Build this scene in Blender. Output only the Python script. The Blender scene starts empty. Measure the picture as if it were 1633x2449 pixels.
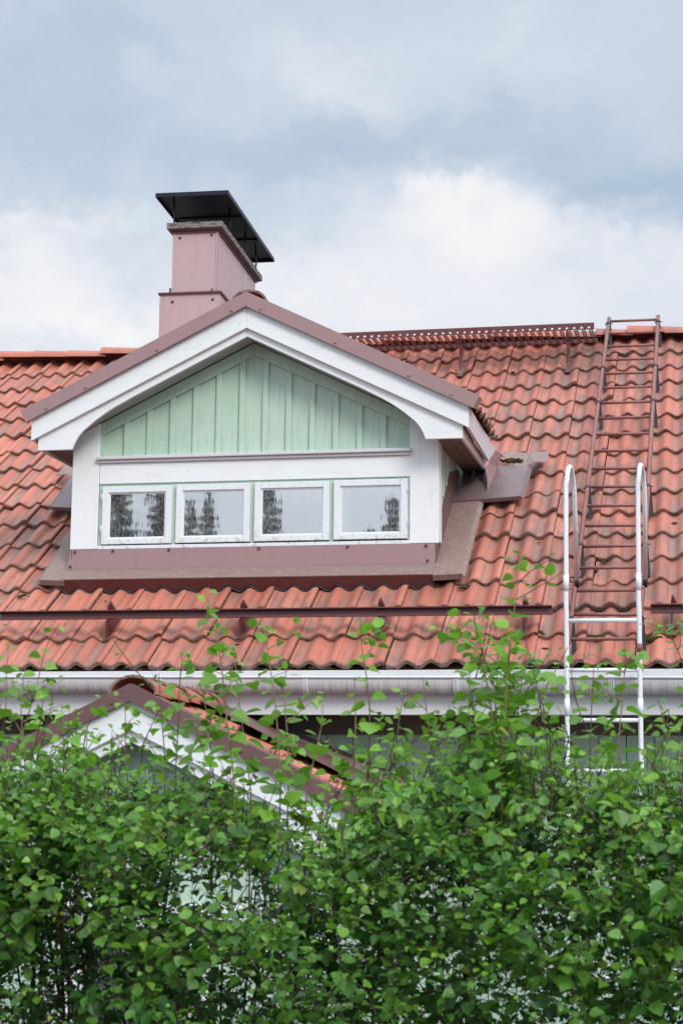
import bpy, math, random
import numpy as np
from mathutils import Vector, Matrix
R_ = math.radians
SC = bpy.context.scene
COL = SC.collection
rng = np.random.default_rng(7)
random.seed(7)

# ------------------------------------------------------------------ camera
# X along the facade, Y away from the camera, Z up; (0,0,0) lies on the eave of the main roof.
PW, PH = 1633.0, 2449.0
CAM = np.array([0.8046, -11.0759, -0.8717])
FPX, YAW, PIT, ROLL = 4439.07, R_(11.6415), R_(8.9989), R_(0.5962)
F_ = np.array([-math.sin(YAW)*math.cos(PIT), math.cos(YAW)*math.cos(PIT), math.sin(PIT)])
r0 = np.array([math.cos(YAW), math.sin(YAW), 0.0]); u0 = np.cross(r0, F_)
RT = r0*math.cos(ROLL)+u0*math.sin(ROLL); UP = -r0*math.sin(ROLL)+u0*math.cos(ROLL)
cd = bpy.data.cameras.new('camera'); cam = bpy.data.objects.new('camera', cd); COL.objects.link(cam)
cam.matrix_world = Matrix(((RT[0], UP[0], -F_[0], CAM[0]), (RT[1], UP[1], -F_[1], CAM[1]), (RT[2], UP[2], -F_[2], CAM[2]), (0, 0, 0, 1)))
cd.sensor_fit = 'HORIZONTAL'; cd.sensor_width = 24.0; cd.lens = FPX/PW*24.0
cd.clip_end = 2000; cd.clip_start = 0.1
cd.dof.use_dof = True; cd.dof.focus_distance = 11.9; cd.dof.aperture_fstop = 8.0
SC.camera = cam
SC.view_settings.view_transform = 'Standard'; SC.view_settings.look = 'None'
SC.view_settings.gamma = 1; SC.view_settings.exposure = 0.5

def ray(x, y):
    return F_ + RT*(x-PW/2)/FPX - UP*(y-PH/2)/FPX
def at(x, y, Y):
    d = ray(x, y); return CAM + d*((Y-CAM[1])/d[1])

# ------------------------------------------------------------------ node helper
class NT:
    def __init__(s, tree): s.t = tree; s.n = tree.nodes; s.l = tree.links
    def new(s, typ, **kw):
        nd = s.n.new(typ)
        for k, v in kw.items(): setattr(nd, k, v)
        return nd
    def put(s, nd, key, v):
        sock = nd.inputs[key]
        if hasattr(v, 'is_linked') or hasattr(v, 'links'): s.l.new(v, sock)
        else: sock.default_value = v
    def math(s, op, a, b=0.0, c=None, clamp=False):
        nd = s.new('ShaderNodeMath', operation=op, use_clamp=clamp); s.put(nd, 0, a); s.put(nd, 1, b)
        if c is not None: s.put(nd, 2, c)
        return nd.outputs[0]
    def noise(s, vec, scale, detail=4, rough=.55, dist=0.0):
        nd = s.new('ShaderNodeTexNoise')
        if vec is not None: s.l.new(vec, nd.inputs['Vector'])
        nd.inputs['Scale'].default_value = scale; nd.inputs['Detail'].default_value = detail
        nd.inputs['Roughness'].default_value = rough; nd.inputs['Distortion'].default_value = dist
        return nd.outputs[0]
    def ramp(s, fac, stops):
        nd = s.new('ShaderNodeValToRGB'); s.put(nd, 0, fac); e = nd.color_ramp.elements
        while len(e) > len(stops): e.remove(e[-1])
        while len(e) < len(stops): e.new(1)
        for q, (p, c) in zip(e, stops): q.position = p; q.color = (*c, 1) if len(c) == 3 else c
        return nd.outputs[0]
    def step(s, v, a, b):
        nd = s.new('ShaderNodeMapRange', interpolation_type='SMOOTHSTEP'); s.put(nd, 0, v)
        nd.inputs[1].default_value = a; nd.inputs[2].default_value = b
        return nd.outputs[0]
    def mix(s, f, a, b, mode='MIX'):
        nd = s.new('ShaderNodeMix', data_type='RGBA', blend_type=mode); s.put(nd, 0, f)
        for k, v in ((6, a), (7, b)):
            if isinstance(v, tuple): nd.inputs[k].default_value = (*v[:3], 1)
            else: s.l.new(v, nd.inputs[k])
        return nd.outputs[2]
    def mapping(s, vec, scale=(1, 1, 1), rot=(0, 0, 0)):
        nd = s.new('ShaderNodeMapping'); s.l.new(vec, nd.inputs[0]); nd.inputs['Scale'].default_value = scale
        nd.inputs['Rotation'].default_value = rot; return nd.outputs[0]

def lin(r, g, b):
    return tuple(((c/255+.055)/1.055)**2.4 if c > 10 else c/255/12.92 for c in (r, g, b))

# ------------------------------------------------------------------ world: overcast sky
SUN_EL, SUN_AZ = R_(37), R_(139)      # azimuth measured from +Y towards +X
W = bpy.data.worlds.new('World'); SC.world = W; W.use_nodes = True
T = NT(W.node_tree); T.n.clear()
tc = T.new('ShaderNodeTexCoord').outputs['Generated']
sep = T.new('ShaderNodeSeparateXYZ'); T.l.new(tc, sep.inputs[0])
az0 = T.math('ARCTAN2', sep.outputs[0], sep.outputs[1]); el0 = T.math('ARCSINE', sep.outputs[2])
nA = T.noise(tc, 7.0, 5, .55); nB = T.noise(T.mapping(tc, (1, 1, 1), (1.1, .4, 2.0)), 8.0, 5, .55)
nC = T.noise(tc, 24.0, 6, .62); nD = T.noise(T.mapping(tc, (1, 1, 1), (.7, 1.9, .3)), 26.0, 6, .62)
az = T.math('ADD', az0, T.math('MULTIPLY_ADD', T.math('SUBTRACT', nC, .5), .075, T.math('MULTIPLY', T.math('SUBTRACT', nA, .5), .13)))
el = T.math('ADD', el0, T.math('MULTIPLY_ADD', T.math('SUBTRACT', nD, .5), .06, T.math('MULTIPLY', T.math('SUBTRACT', nB, .5), .08)))
BL = [  # direction of each cloud patch (as pixels of the photo), its radii and brightness
 (150, 200, 420, 200, -.20), (330, 90, 150, 50, -.08), (700, 190, 260, 90, .16), (360, 190, 60, 40, .14), (800, 260, 200, 40, .10), (460, 300, 120, 60, .06),
 (760, 400, 280, 70, -.22), (900, 470, 170, 45, -.10), (1130, 560, 210, 95, .42), (1010, 470, 90, 45, .36), (1090, 470, 60, 40, .18),
 (1250, 330, 330, 90, -.18), (1560, 490, 230, 75, -.34), (1330, 450, 140, 60, -.16), (1450, 570, 60, 50, .20), (60, 510, 60, 40, .22), (190, 530, 60, 30, .12), (310, 530, 110, 40, .20),
 (60, 640, 160, 90, .22), (230, 760, 200, 40, .26), (250, 640, 120, 50, -.06), (700, 560, 150, 60, -.04), (816, 770, 1700, 190, .36), (1250, 120, 420, 110, .06), (1580, 330, 160, 100, .03)]
fld = T.math('MULTIPLY', T.math('SUBTRACT', T.noise(T.mapping(tc, (1, 1, 1.6)), 9.0, 6, .6), .5), .42)
fld = T.math('ADD', fld, .40)
fld = T.math('MULTIPLY_ADD', T.math('SUBTRACT', T.noise(T.mapping(tc, (1, 1, 1.5), (.4, .2, .9)), 30.0, 6, .65), .5), .20, fld)
for px, py, rx, ry, a in BL:
    d = ray(px, py); d = d/np.linalg.norm(d)
    A, E = math.atan2(d[0], d[1]), math.asin(d[2])
    qx = T.math('MULTIPLY', T.math('SUBTRACT', az, A), FPX/rx); qy = T.math('MULTIPLY', T.math('SUBTRACT', el, E), FPX/ry)
    g = T.math('POWER', 2.71828, T.math('MULTIPLY', T.math('MULTIPLY_ADD', qx, qx, T.math('MULTIPLY', qy, qy)), -1.0))
    fld = T.math('MULTIPLY_ADD', g, a, fld)
cl = T.ramp(fld, [(0.0, lin(172, 192, 214)), (.24, lin(191, 207, 224)), (.48, lin(211, 221, 234)), (.68, lin(232, 236, 243)), (.82, lin(243, 244, 248)), (1.0, lin(252, 252, 249))])
sky = T.new('ShaderNodeTexSky', sky_type='NISHITA'); sky.sun_disc = False
sky.sun_elevation = SUN_EL; sky.sun_rotation = SUN_AZ
bg1 = T.new('ShaderNodeBackground'); T.l.new(sky.outputs[0], bg1.inputs[0]); bg1.inputs[1].default_value = .07
bg2 = T.new('ShaderNodeBackground'); T.l.new(cl, bg2.inputs[0])
# the cloud deck is brighter overhead, as under any thick overcast
lift = T.math('MULTIPLY_ADD', T.step(el0, R_(27), R_(68)), 2.2, 1.0)      # brighter overhead ...
lift = T.math('MULTIPLY_ADD', T.math('MULTIPLY', T.step(sep.outputs[1], .05, -.75), T.step(el0, R_(3), R_(20))), .8, lift)   # ... and where the cloud is thin towards the sun
T.l.new(T.math('MULTIPLY', lift, .715), bg2.inputs[1])
ms = T.new('ShaderNodeMixShader'); ms.inputs[0].default_value = .93
T.l.new(bg1.outputs[0], ms.inputs[1]); T.l.new(bg2.outputs[0], ms.inputs[2])
wo = T.new('ShaderNodeOutputWorld'); T.l.new(ms.outputs[0], wo.inputs[0])

sl = bpy.data.lights.new('sun', 'SUN'); sl.energy = 1.5; sl.angle = R_(20); sl.color = (1, .96, .90)
so = bpy.data.objects.new('sun', sl); COL.objects.link(so)
sd = Vector((math.sin(SUN_AZ)*math.cos(SUN_EL), math.cos(SUN_AZ)*math.cos(SUN_EL), math.sin(SUN_EL)))
so.rotation_euler = sd.to_track_quat('Z', 'Y').to_euler()

# ------------------------------------------------------------------ materials
def material(name, rough=.6, spec=.5):
    m = bpy.data.materials.new(name); m.use_nodes = True
    t = NT(m.node_tree); b = m.node_tree.nodes['Principled BSDF']
    b.inputs['Roughness'].default_value = rough; b.inputs['Specular IOR Level'].default_value = spec
    return m, t, b
def obc(t): return t.new('ShaderNodeTexCoord').outputs['Object']
def bump(t, b, h, strength, dist=.01):
    nd = t.new('ShaderNodeBump'); t.l.new(h, nd.inputs['Height']); nd.inputs['Strength'].default_value = strength
    nd.inputs['Distance'].default_value = dist; t.l.new(nd.outputs[0], b.inputs['Normal'])
M = {}

def m_tile():
    m, t, b = material('clay_tile', .58, .5)
    uv = t.new('ShaderNodeUVMap').outputs[0]; s = t.new('ShaderNodeSeparateXYZ'); t.l.new(uv, s.inputs[0]); u, v = s.outputs[0], s.outputs[1]
    at_ = t.new('ShaderNodeAttribute', attribute_name='tint').outputs[2]; o = obc(t)
    tn = t.new('ShaderNodeSeparateColor'); t.l.new(t.new('ShaderNodeAttribute', attribute_name='tint').outputs[0], tn.inputs[0])
    base = t.ramp(tn.outputs[0], [(0, (.37, .092, .052)), (.5, (.455, .126, .075)), (1, (.525, .172, .108))])
    base = t.mix(t.math('MULTIPLY', t.noise(o, 5.0, 4), .45), base, (.48, .19, .13))
    # dusty grey film in the pans and along the flanks of the rolls
    c = t.math('COSINE', t.math('MULTIPLY', t.math('ADD', u, .07), 4*math.pi))
    pan = t.step(c, .25, -.9)
    flank = t.math('MULTIPLY', t.step(t.math('ABSOLUTE', t.math('ADD', c, .25)), .42, .05), 1.0)
    n1 = t.noise(t.mapping(o, (3, .8, .8)), 4.0, 5, .65)
    f1 = t.math('MULTIPLY', t.math('MULTIPLY', pan, t.step(n1, .37, .62)), t.math('MULTIPLY_ADD', tn.outputs[1], .8, .40), clamp=True)
    base = t.mix(t.math('MULTIPLY', f1, .80), base, (.215, .150, .120))
    soot = t.math('MULTIPLY', t.step(t.noise(o, 1.1, 4, .6), .44, .66), t.step(n1, .30, .62))
    base = t.mix(t.math('MULTIPLY', soot, .62), base, (.155, .10, .085))
    f2 = t.math('MULTIPLY', flank, t.step(t.noise(o, 3.5, 3), .35, .66))
    base = t.mix(t.math('MULTIPLY', f2, .62), base, (.15, .08, .062))
    # soot at the front lip, lichen specks
    lip = t.math('MULTIPLY', t.step(v, .11, .0), t.step(t.noise(o, 11, 5, .65), .40, .60))
    base = t.mix(t.math('MULTIPLY', lip, .75), base, (.055, .042, .032))
    vo = t.new('ShaderNodeTexVoronoi', feature='F1'); t.l.new(o, vo.inputs[0]); vo.inputs['Scale'].default_value = 34
    sp = t.math('MULTIPLY', t.step(vo.outputs[0], .20, .10), t.step(t.noise(o, 4.5, 3), .50, .62))
    base = t.mix(t.math('MULTIPLY', sp, .8), base, (.09, .07, .055))
    fine = t.noise(o, 160, 3, .7)
    base = t.mix(.22, base, t.ramp(fine, [(0.2, (.25, .25, .25)), (.8, (.8, .8, .8))]), 'OVERLAY')
    t.l.new(base, b.inputs['Base Color']); bump(t, b, fine, .25, .004)
    return m
def m_tile_edge():
    m, t, b = material('tile_front_edge', .9, .2); o = obc(t)
    n = t.noise(o, 22, 5, .7)
    c = t.ramp(n, [(.28, (.05, .038, .025)), (.42, (.14, .085, .065)), (.52, (.25, .20, .17)), (.62, (.30, .13, .095)), (.72, (.20, .16, .13)), (.82, (.08, .07, .035))])
    t.l.new(c, b.inputs['Base Color']); bump(t, b, n, .8, .01); return m
def m_metal(name, col, rough=.38, dust=.25, dustcol=(.23, .17, .14), scale=2.5, streak=False, spec=.5):
    m, t, b = material(name, rough, spec); o = obc(t)
    n = t.noise(t.mapping(o, (6, 6, .6)) if streak else o, scale, 6, .65)
    c = t.mix(t.math('MULTIPLY', t.step(n, .42, .72), dust), col, dustcol)
    f = t.noise(o, 70, 3, .7); c = t.mix(t.math('MULTIPLY', t.step(f, .62, .72), dust*.6), c, tuple(x*.35 for x in col))
    t.l.new(c, b.inputs['Base Color'])
    r = t.math('MULTIPLY_ADD', n, .3, rough-.12); t.l.new(r, b.inputs['Roughness'])
    bump(t, b, t.noise(o, 3.0, 2), .16, .02)
    return m
def m_white(name, col=(.785, .79, .785), dirt=.35, rust=0.0, dirtcol=(.42, .40, .40), axis='z'):
    m, t, b = material(name, .5, .35); o = obc(t)
    sc = {'z': (14, 14, 1.2), 'x': (1.2, 14, 14)}[axis]
    g = t.noise(t.mapping(o, sc), 3.0, 6, .7)
    c = t.mix(t.math('MULTIPLY', t.step(g, .50, .80), dirt), col, dirtcol)
    big = t.noise(o, 2.2, 3); c = t.mix(t.math('MULTIPLY', t.step(big, .5, .75), dirt*.35), c, dirtcol)
    sp = t.step(t.noise(o, 55, 2, .5), .70, .74); c = t.mix(t.math('MULTIPLY', sp, .55*min(1, dirt*3)), c, (.22, .20, .18))
    if rust:
        s_ = t.new('ShaderNodeSeparateXYZ'); t.l.new(o, s_.inputs[0]); low = t.math('MULTIPLY_ADD', t.step(s_.outputs[2], .945, .89), .85, .15)
        rs = t.math('MULTIPLY', t.step(t.noise(o, 24, 5, .75), .53, .62), low); c = t.mix(t.math('MULTIPLY', rs, .8), c, (.50, .36, .22))
        ck = t.step(t.noise(t.mapping(o, (3, 1, 14)), 9, 5, .7), .60, .66); c = t.mix(t.math('MULTIPLY', t.math('MULTIPLY', ck, low), .7), c, (.26, .23, .20))
    t.l.new(c, b.inputs['Base Color']); bump(t, b, g, .18, .006); return m
def m_mint():
    m, t, b = material('mint_paint', .6, .3); o = obc(t)
    g = t.noise(t.mapping(o, (16, 16, 1.0)), 3.0, 6, .7)
    c = t.mix(t.step(t.noise(o, 1.6, 3), .35, .7), (.40, .545, .42), (.475, .615, .485))
    sx = t.new('ShaderNodeSeparateXYZ'); t.l.new(o, sx.inputs[0]); wn = t.new('ShaderNodeTexWhiteNoise', noise_dimensions='1D'); t.l.new(t.math('FLOOR', t.math('MULTIPLY', t.math('ADD', sx.outputs[0], 3.203), 1/.1642)), wn.inputs['W'])
    c = t.mix(t.math('MULTIPLY', wn.outputs[0], .35), c, (.52, .60, .52))
    c = t.mix(t.math('MULTIPLY', t.step(g, .48, .74), .6), c, (.30, .40, .32))
    sp = t.step(t.noise(o, 40, 3, .6), .70, .75); c = t.mix(t.math('MULTIPLY', sp, .8), c, (.40, .33, .22))
    ch = t.step(t.noise(t.mapping(o, (22, 22, 2.5)), 4, 4, .7), .68, .72); c = t.mix(t.math('MULTIPLY', ch, .5), c, (.62, .68, .62))
    t.l.new(c, b.inputs['Base Color']); bump(t, b, g, .25, .006); return m
def m_gutter():
    m, t, b = material('weathered_white_gutter', .45, .4); o = obc(t); s = t.new('ShaderNodeSeparateXYZ'); t.l.new(o, s.inputs[0])
    st = t.noise(t.mapping(o, (30, .6, .6)), 3.0, 5, .75)
    low = t.step(s.outputs[2], -.10, -.185)
    c = t.mix(t.math('MULTIPLY', t.math('MULTIPLY', t.step(st, .36, .66), low), .70), (.62, .61, .62), (.25, .19, .17))
    c = t.mix(t.math('MULTIPLY', t.step(t.noise(o, 1.3, 4), .45, .75), .4), c, (.42, .32, .30))
    t.l.new(c, b.inputs['Base Color']); return m
def m_plain(name, col, rough=.6, var=.3, scale=12, spec=.4, metallic=0.0):
    m, t, b = material(name, rough, spec); o = obc(t); n = t.noise(o, scale, 5, .65)
    c = t.mix(n, tuple(x*(1-var) for x in col), tuple(min(1, x*(1+var)) for x in col)); t.l.new(c, b.inputs['Base Color'])
    b.inputs['Metallic'].default_value = metallic; bump(t, b, n, .2, .005); return m
def m_concrete():
    m, t, b = material('rough_concrete', .95, .2); o = obc(t)
    n = t.noise(o, 42, 6, .75); c = t.ramp(n, [(.30, (.04, .035, .033)), (.44, (.20, .18, .17)), (.62, (.33, .30, .28)), (.8, (.45, .42, .40))])
    t.l.new(c, b.inputs['Base Color']); bump(t, b, n, 1.0, .02); return m
def m_glass():
    m = bpy.data.materials.new('old_window_glass'); m.use_nodes = True; t = NT(m.node_tree); t.n.clear(); o = obc(t)
    gl = t.new('ShaderNodeBsdfGlossy'); gl.inputs['Color'].default_value = (.95, .93, .90, 1); gl.inputs['Roughness'].default_value = .022
    tr = t.new('ShaderNodeBsdfTransparent'); tr.inputs[0].default_value = (.85, .9, .9, 1)
    w = t.noise(o, 4.0, 2, .5); w2 = t.noise(t.mapping(o, (9, 9, 2.5), (0, .5, 0)), 2.2, 2, .5)
    h = t.math('MULTIPLY_ADD', w2, .30, w); bp = t.new('ShaderNodeBump'); t.l.new(h, bp.inputs['Height']); bp.inputs['Strength'].default_value = .035; bp.inputs['Distance'].default_value = .010
    t.l.new(bp.outputs[0], gl.inputs['Normal'])
    mx = t.new('ShaderNodeMixShader'); mx.inputs[0].default_value = .74; t.l.new(tr.outputs[0], mx.inputs[1]); t.l.new(gl.outputs[0], mx.inputs[2])
    df = t.new('ShaderNodeBsdfDiffuse'); df.inputs[0].default_value = (.72, .72, .73, 1)
    dirt = t.step(t.noise(t.mapping(o, (34, 1, 5), (0, R_(-32), 0)), 2.4, 5, .7), .50, .78)
    sx = t.new('ShaderNodeSeparateXYZ'); t.l.new(o, sx.inputs[0])
    d2 = t.math('MULTIPLY', t.math('MULTIPLY', dirt, t.step(t.noise(o, 2.6, 2), .40, .62)), t.math('MULTIPLY_ADD', t.step(sx.outputs[0], -2.80, -2.90), .55, .30))
    spk = t.step(t.noise(t.mapping(o, (1, 1, .55)), 75, 4, .7), .44, .62)
    d2 = t.math('MAXIMUM', d2, t.math('MULTIPLY_ADD', spk, .15, .03))
    m2 = t.new('ShaderNodeMixShader'); t.l.new(d2, m2.inputs[0]); t.l.new(mx.outputs[0], m2.inputs[1]); t.l.new(df.outputs[0], m2.inputs[2])
    out = t.new('ShaderNodeOutputMaterial'); t.l.new(m2.outputs[0], out.inputs[0]); return m
def m_leaf(name, trans=.45):
    m = bpy.data.materials.new(name); m.use_nodes = True; t = NT(m.node_tree); t.n.clear()
    a = t.new('ShaderNodeAttribute', attribute_name='tint').outputs[0]; o = obc(t)
    c = t.mix(t.math('MULTIPLY', t.noise(o, 60, 3), .35), a, (.03, .075, .02))
    p = t.new('ShaderNodeBsdfPrincipled'); t.l.new(c, p.inputs['Base Color']); p.inputs['Roughness'].default_value = .36; p.inputs['Specular IOR Level'].default_value = .6
    bp = t.new('ShaderNodeBump'); t.l.new(t.noise(o, 130, 2), bp.inputs['Height']); bp.inputs['Strength'].default_value = .35; bp.inputs['Distance'].default_value = .004; t.l.new(bp.outputs[0], p.inputs['Normal'])
    tl = t.new('ShaderNodeBsdfTranslucent'); t.l.new(t.mix(.5, c, (.15, .36, .02), 'MIX'), tl.inputs[0])
    mx = t.new('ShaderNodeMixShader'); mx.inputs[0].default_value = trans; t.l.new(p.outputs[0], mx.inputs[1]); t.l.new(tl.outputs[0], mx.inputs[2])
    out = t.new('ShaderNodeOutputMaterial'); t.l.new(mx.outputs[0], out.inputs[0]); return m
M['tile'] = m_tile(); M['edge'] = m_tile_edge()
M['mauve'] = m_metal('plum_brown_sheet_metal', (.335, .200, .198), .36, .25, streak=True)
M['mauve_dusty'] = m_metal('dusty_plum_sheet_metal', (.225, .145, .125), .62, .8, (.29, .215, .185), 26)
M['chim'] = m_metal('chimney_sheet_metal', (.475, .33, .33), .40, .32, (.36, .25, .245), streak=True)
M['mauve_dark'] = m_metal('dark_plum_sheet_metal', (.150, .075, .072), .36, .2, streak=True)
M['saddle'] = m_metal('stained_plum_sheet_metal', (.17, .105, .105), .45, .6, (.085, .075, .085), 5)
M['steel'] = m_metal('red_brown_steel', (.115, .028, .027), .40, .30, (.16, .095, .08), 14)
M['ladsteel'] = m_metal('faded_red_brown_steel', (.215, .072, .058), .46, .40, (.29, .18, .155), 9)
M['white'] = m_white('white_paint', dirt=.30); M['white_x'] = m_white('white_paint_boards', dirt=.26, axis='x')
M['white_old'] = m_white('flaking_white_paint', (.74, .76, .78), .35, .8, (.40, .37, .35))
M['white_grey'] = m_white('grey_white_paint', (.62, .60, .62), .5)
M['fascia'] = m_white('weathered_fascia_paint', (.64, .635, .64), .4, axis='x')
M['soffit'] = m_white('shaded_soffit_paint', (.32, .35, .34), .4)  # grey darkened to stand in for shade under the gable overhang
M['white_lad'] = m_white('white_tube_paint', (.76, .77, .78), .55, 0, (.30, .29, .28))
M['mint'] = m_mint(); M['gutter'] = m_gutter()
M['brown_soffit'] = m_plain('stained_soffit_boards', (.15, .115, .10), .8, .35, 7)
M['dark'] = m_plain('dark_interior', (.02, .02, .026), .9, .2)
M['rubber'] = m_plain('black_rubber', (.018, .02, .026), .55, .4)
M['black'] = m_plain('black_sheet_metal', (.006, .007, .013), .45, .5, 5, .35)
M['concrete'] = m_concrete(); M['glass'] = m_glass()
M['leaf'] = m_leaf('leaf'); M['bark'] = m_plain('twig_bark', (.075, .05, .038), .9, .5, 40); M['greenstem'] = m_plain('young_stem', (.20, .13, .07), .7, .4, 40)
M['moss'] = m_plain('dry_moss', (.055, .05, .018), 1.0, .7, 60, .1); M['needle'] = m_plain('spruce_needles', (.022, .038, .018), .8, .5, 3)
M['gravel'] = m_plain('grey_gravel', (.11, .10, .09), .95, .5, 30); M['enamel'] = m_plain('white_enamel', (.8, .8, .8), .25, .05)
M['door'] = m_plain('grey_door_paint', (.10, .10, .115), .5, .2); M['deck'] = m_plain('roof_boards', (.12, .05, .035), .9, .3)

# ------------------------------------------------------------------ mesh helper
class MB:
    def __init__(s): s.v = []; s.f = []; s.m = []; s.sm = []
    def add(s, vs, fs, mi=0, smooth=False):
        k = len(s.v); s.v += [tuple(map(float, q)) for q in vs]
        for f in fs: s.f.append([i+k for i in f]); s.m.append(mi); s.sm.append(smooth)
        return s
    def box(s, x0, x1, y0, y1, z0, z1, mi=0):
        vs = [(x, y, z) for x in (x0, x1) for y in (y0, y1) for z in (z0, z1)]
        return s.add(vs, [(0, 1, 3, 2), (4, 6, 7, 5), (0, 4, 5, 1), (2, 3, 7, 6), (0, 2, 6, 4), (1, 5, 7, 3)], mi)
    def hexa(s, a, b, mi=0):          # two matching quads a, b
        return s.add(list(a)+list(b), [(3, 2, 1, 0), (4, 5, 6, 7), (0, 1, 5, 4), (1, 2, 6, 5), (2, 3, 7, 6), (3, 0, 4, 7)], mi)
    def prism(s, poly, d, mi=0):      # planar polygon (3-D points) extruded by vector d
        n = len(poly); a = [np.array(p, float) for p in poly]; b = [p+np.array(d, float) for p in a]
        fs = [tuple(range(n))[::-1], tuple(range(n, 2*n))]+[(i, (i+1) % n, n+(i+1) % n, n+i) for i in range(n)]
        return s.add(a+b, fs, mi)
    def tube(s, pts, r, n=8, mi=0, cap=True):
        pts = [np.array(p, float) for p in pts]; k = len(pts); rs = r if hasattr(r, '__len__') else [r]*k
        vs = []; ref = None
        for i in range(k):
            d = pts[min(i+1, k-1)]-pts[max(i-1, 0)]; d = d/(np.linalg.norm(d)+1e-12)
            if ref is None:
                ref = np.array([0, 0, 1.0]) if abs(d[2]) < .9 else np.array([1.0, 0, 0])
            e1 = ref-d*(ref@d); e1 /= np.linalg.norm(e1)+1e-12; ref = e1; e2 = np.cross(d, e1)
            for j in range(n):
                a = 2*math.pi*j/n; vs.append(pts[i]+rs[i]*(e1*math.cos(a)+e2*math.sin(a)))
        fs = [(i*n+j, i*n+(j+1) % n, (i+1)*n+(j+1) % n, (i+1)*n+j) for i in range(k-1) for j in range(n)]
        s.add(vs, fs, mi, True)
        if cap: s.add([], [], mi); b = len(s.v)-k*n; s.f += [[b+j for j in range(n)][::-1], [b+(k-1)*n+j for j in range(n)]]; s.m += [mi, mi]; s.sm += [False, False]
        return s
    def blob(s, c, r, mi=0, squash=(1, 1, 1), jit=.35, seg=7, ring=5):
        rr = random.Random(int(abs(c[0]*9973+c[1]*7919+c[2]*331)*1000) % 99991); vs = []
        for i in range(ring+1):
            th = math.pi*i/ring
            for j in range(seg):
                ph = 2*math.pi*j/seg; q = r*(1+jit*(rr.random()-.5)*2)
                vs.append((c[0]+q*squash[0]*math.sin(th)*math.cos(ph), c[1]+q*squash[1]*math.sin(th)*math.sin(ph), c[2]+q*squash[2]*math.cos(th)))
        return s.add(vs, [(i*seg+j, (i+1)*seg+j, (i+1)*seg+(j+1) % seg, i*seg+(j+1) % seg) for i in range(ring) for j in range(seg)], mi, True)
    def build(s, name, mats, parent=None, bevel=0.0):
        me = bpy.data.meshes.new(name); me.from_pydata(s.v, [], s.f)
        for m in (mats if isinstance(mats, (list, tuple)) else [mats]): me.materials.append(M[m])
        me.polygons.foreach_set('material_index', s.m); me.polygons.foreach_set('use_smooth', s.sm); me.update()
        import bmesh
        bm = bmesh.new(); bm.from_mesh(me); bmesh.ops.recalc_face_normals(bm, faces=bm.faces); bm.to_mesh(me); bm.free()
        o = bpy.data.objects.new(name, me); COL.objects.link(o)
        if parent: o.parent = parent
        if bevel:
            b = o.modifiers.new('bevel', 'BEVEL'); b.width = bevel; b.segments = 2; b.limit_method = 'ANGLE'; b.angle_limit = R_(40)
        return o
def thing(name, label, cat, group=None, loc=(0, 0, 0)):
    o = bpy.data.objects.new(name, None); COL.objects.link(o); o.location = loc; o.empty_display_size = .2
    o['label'] = label; o['category'] = cat
    if group: o['group'] = group
    return o
def copy_tree(o, parent=None):
    c = o.copy(); COL.objects.link(c)
    if parent: c.parent = parent
    for ch in list(o.children): copy_tree(ch, c)
    return c

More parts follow.
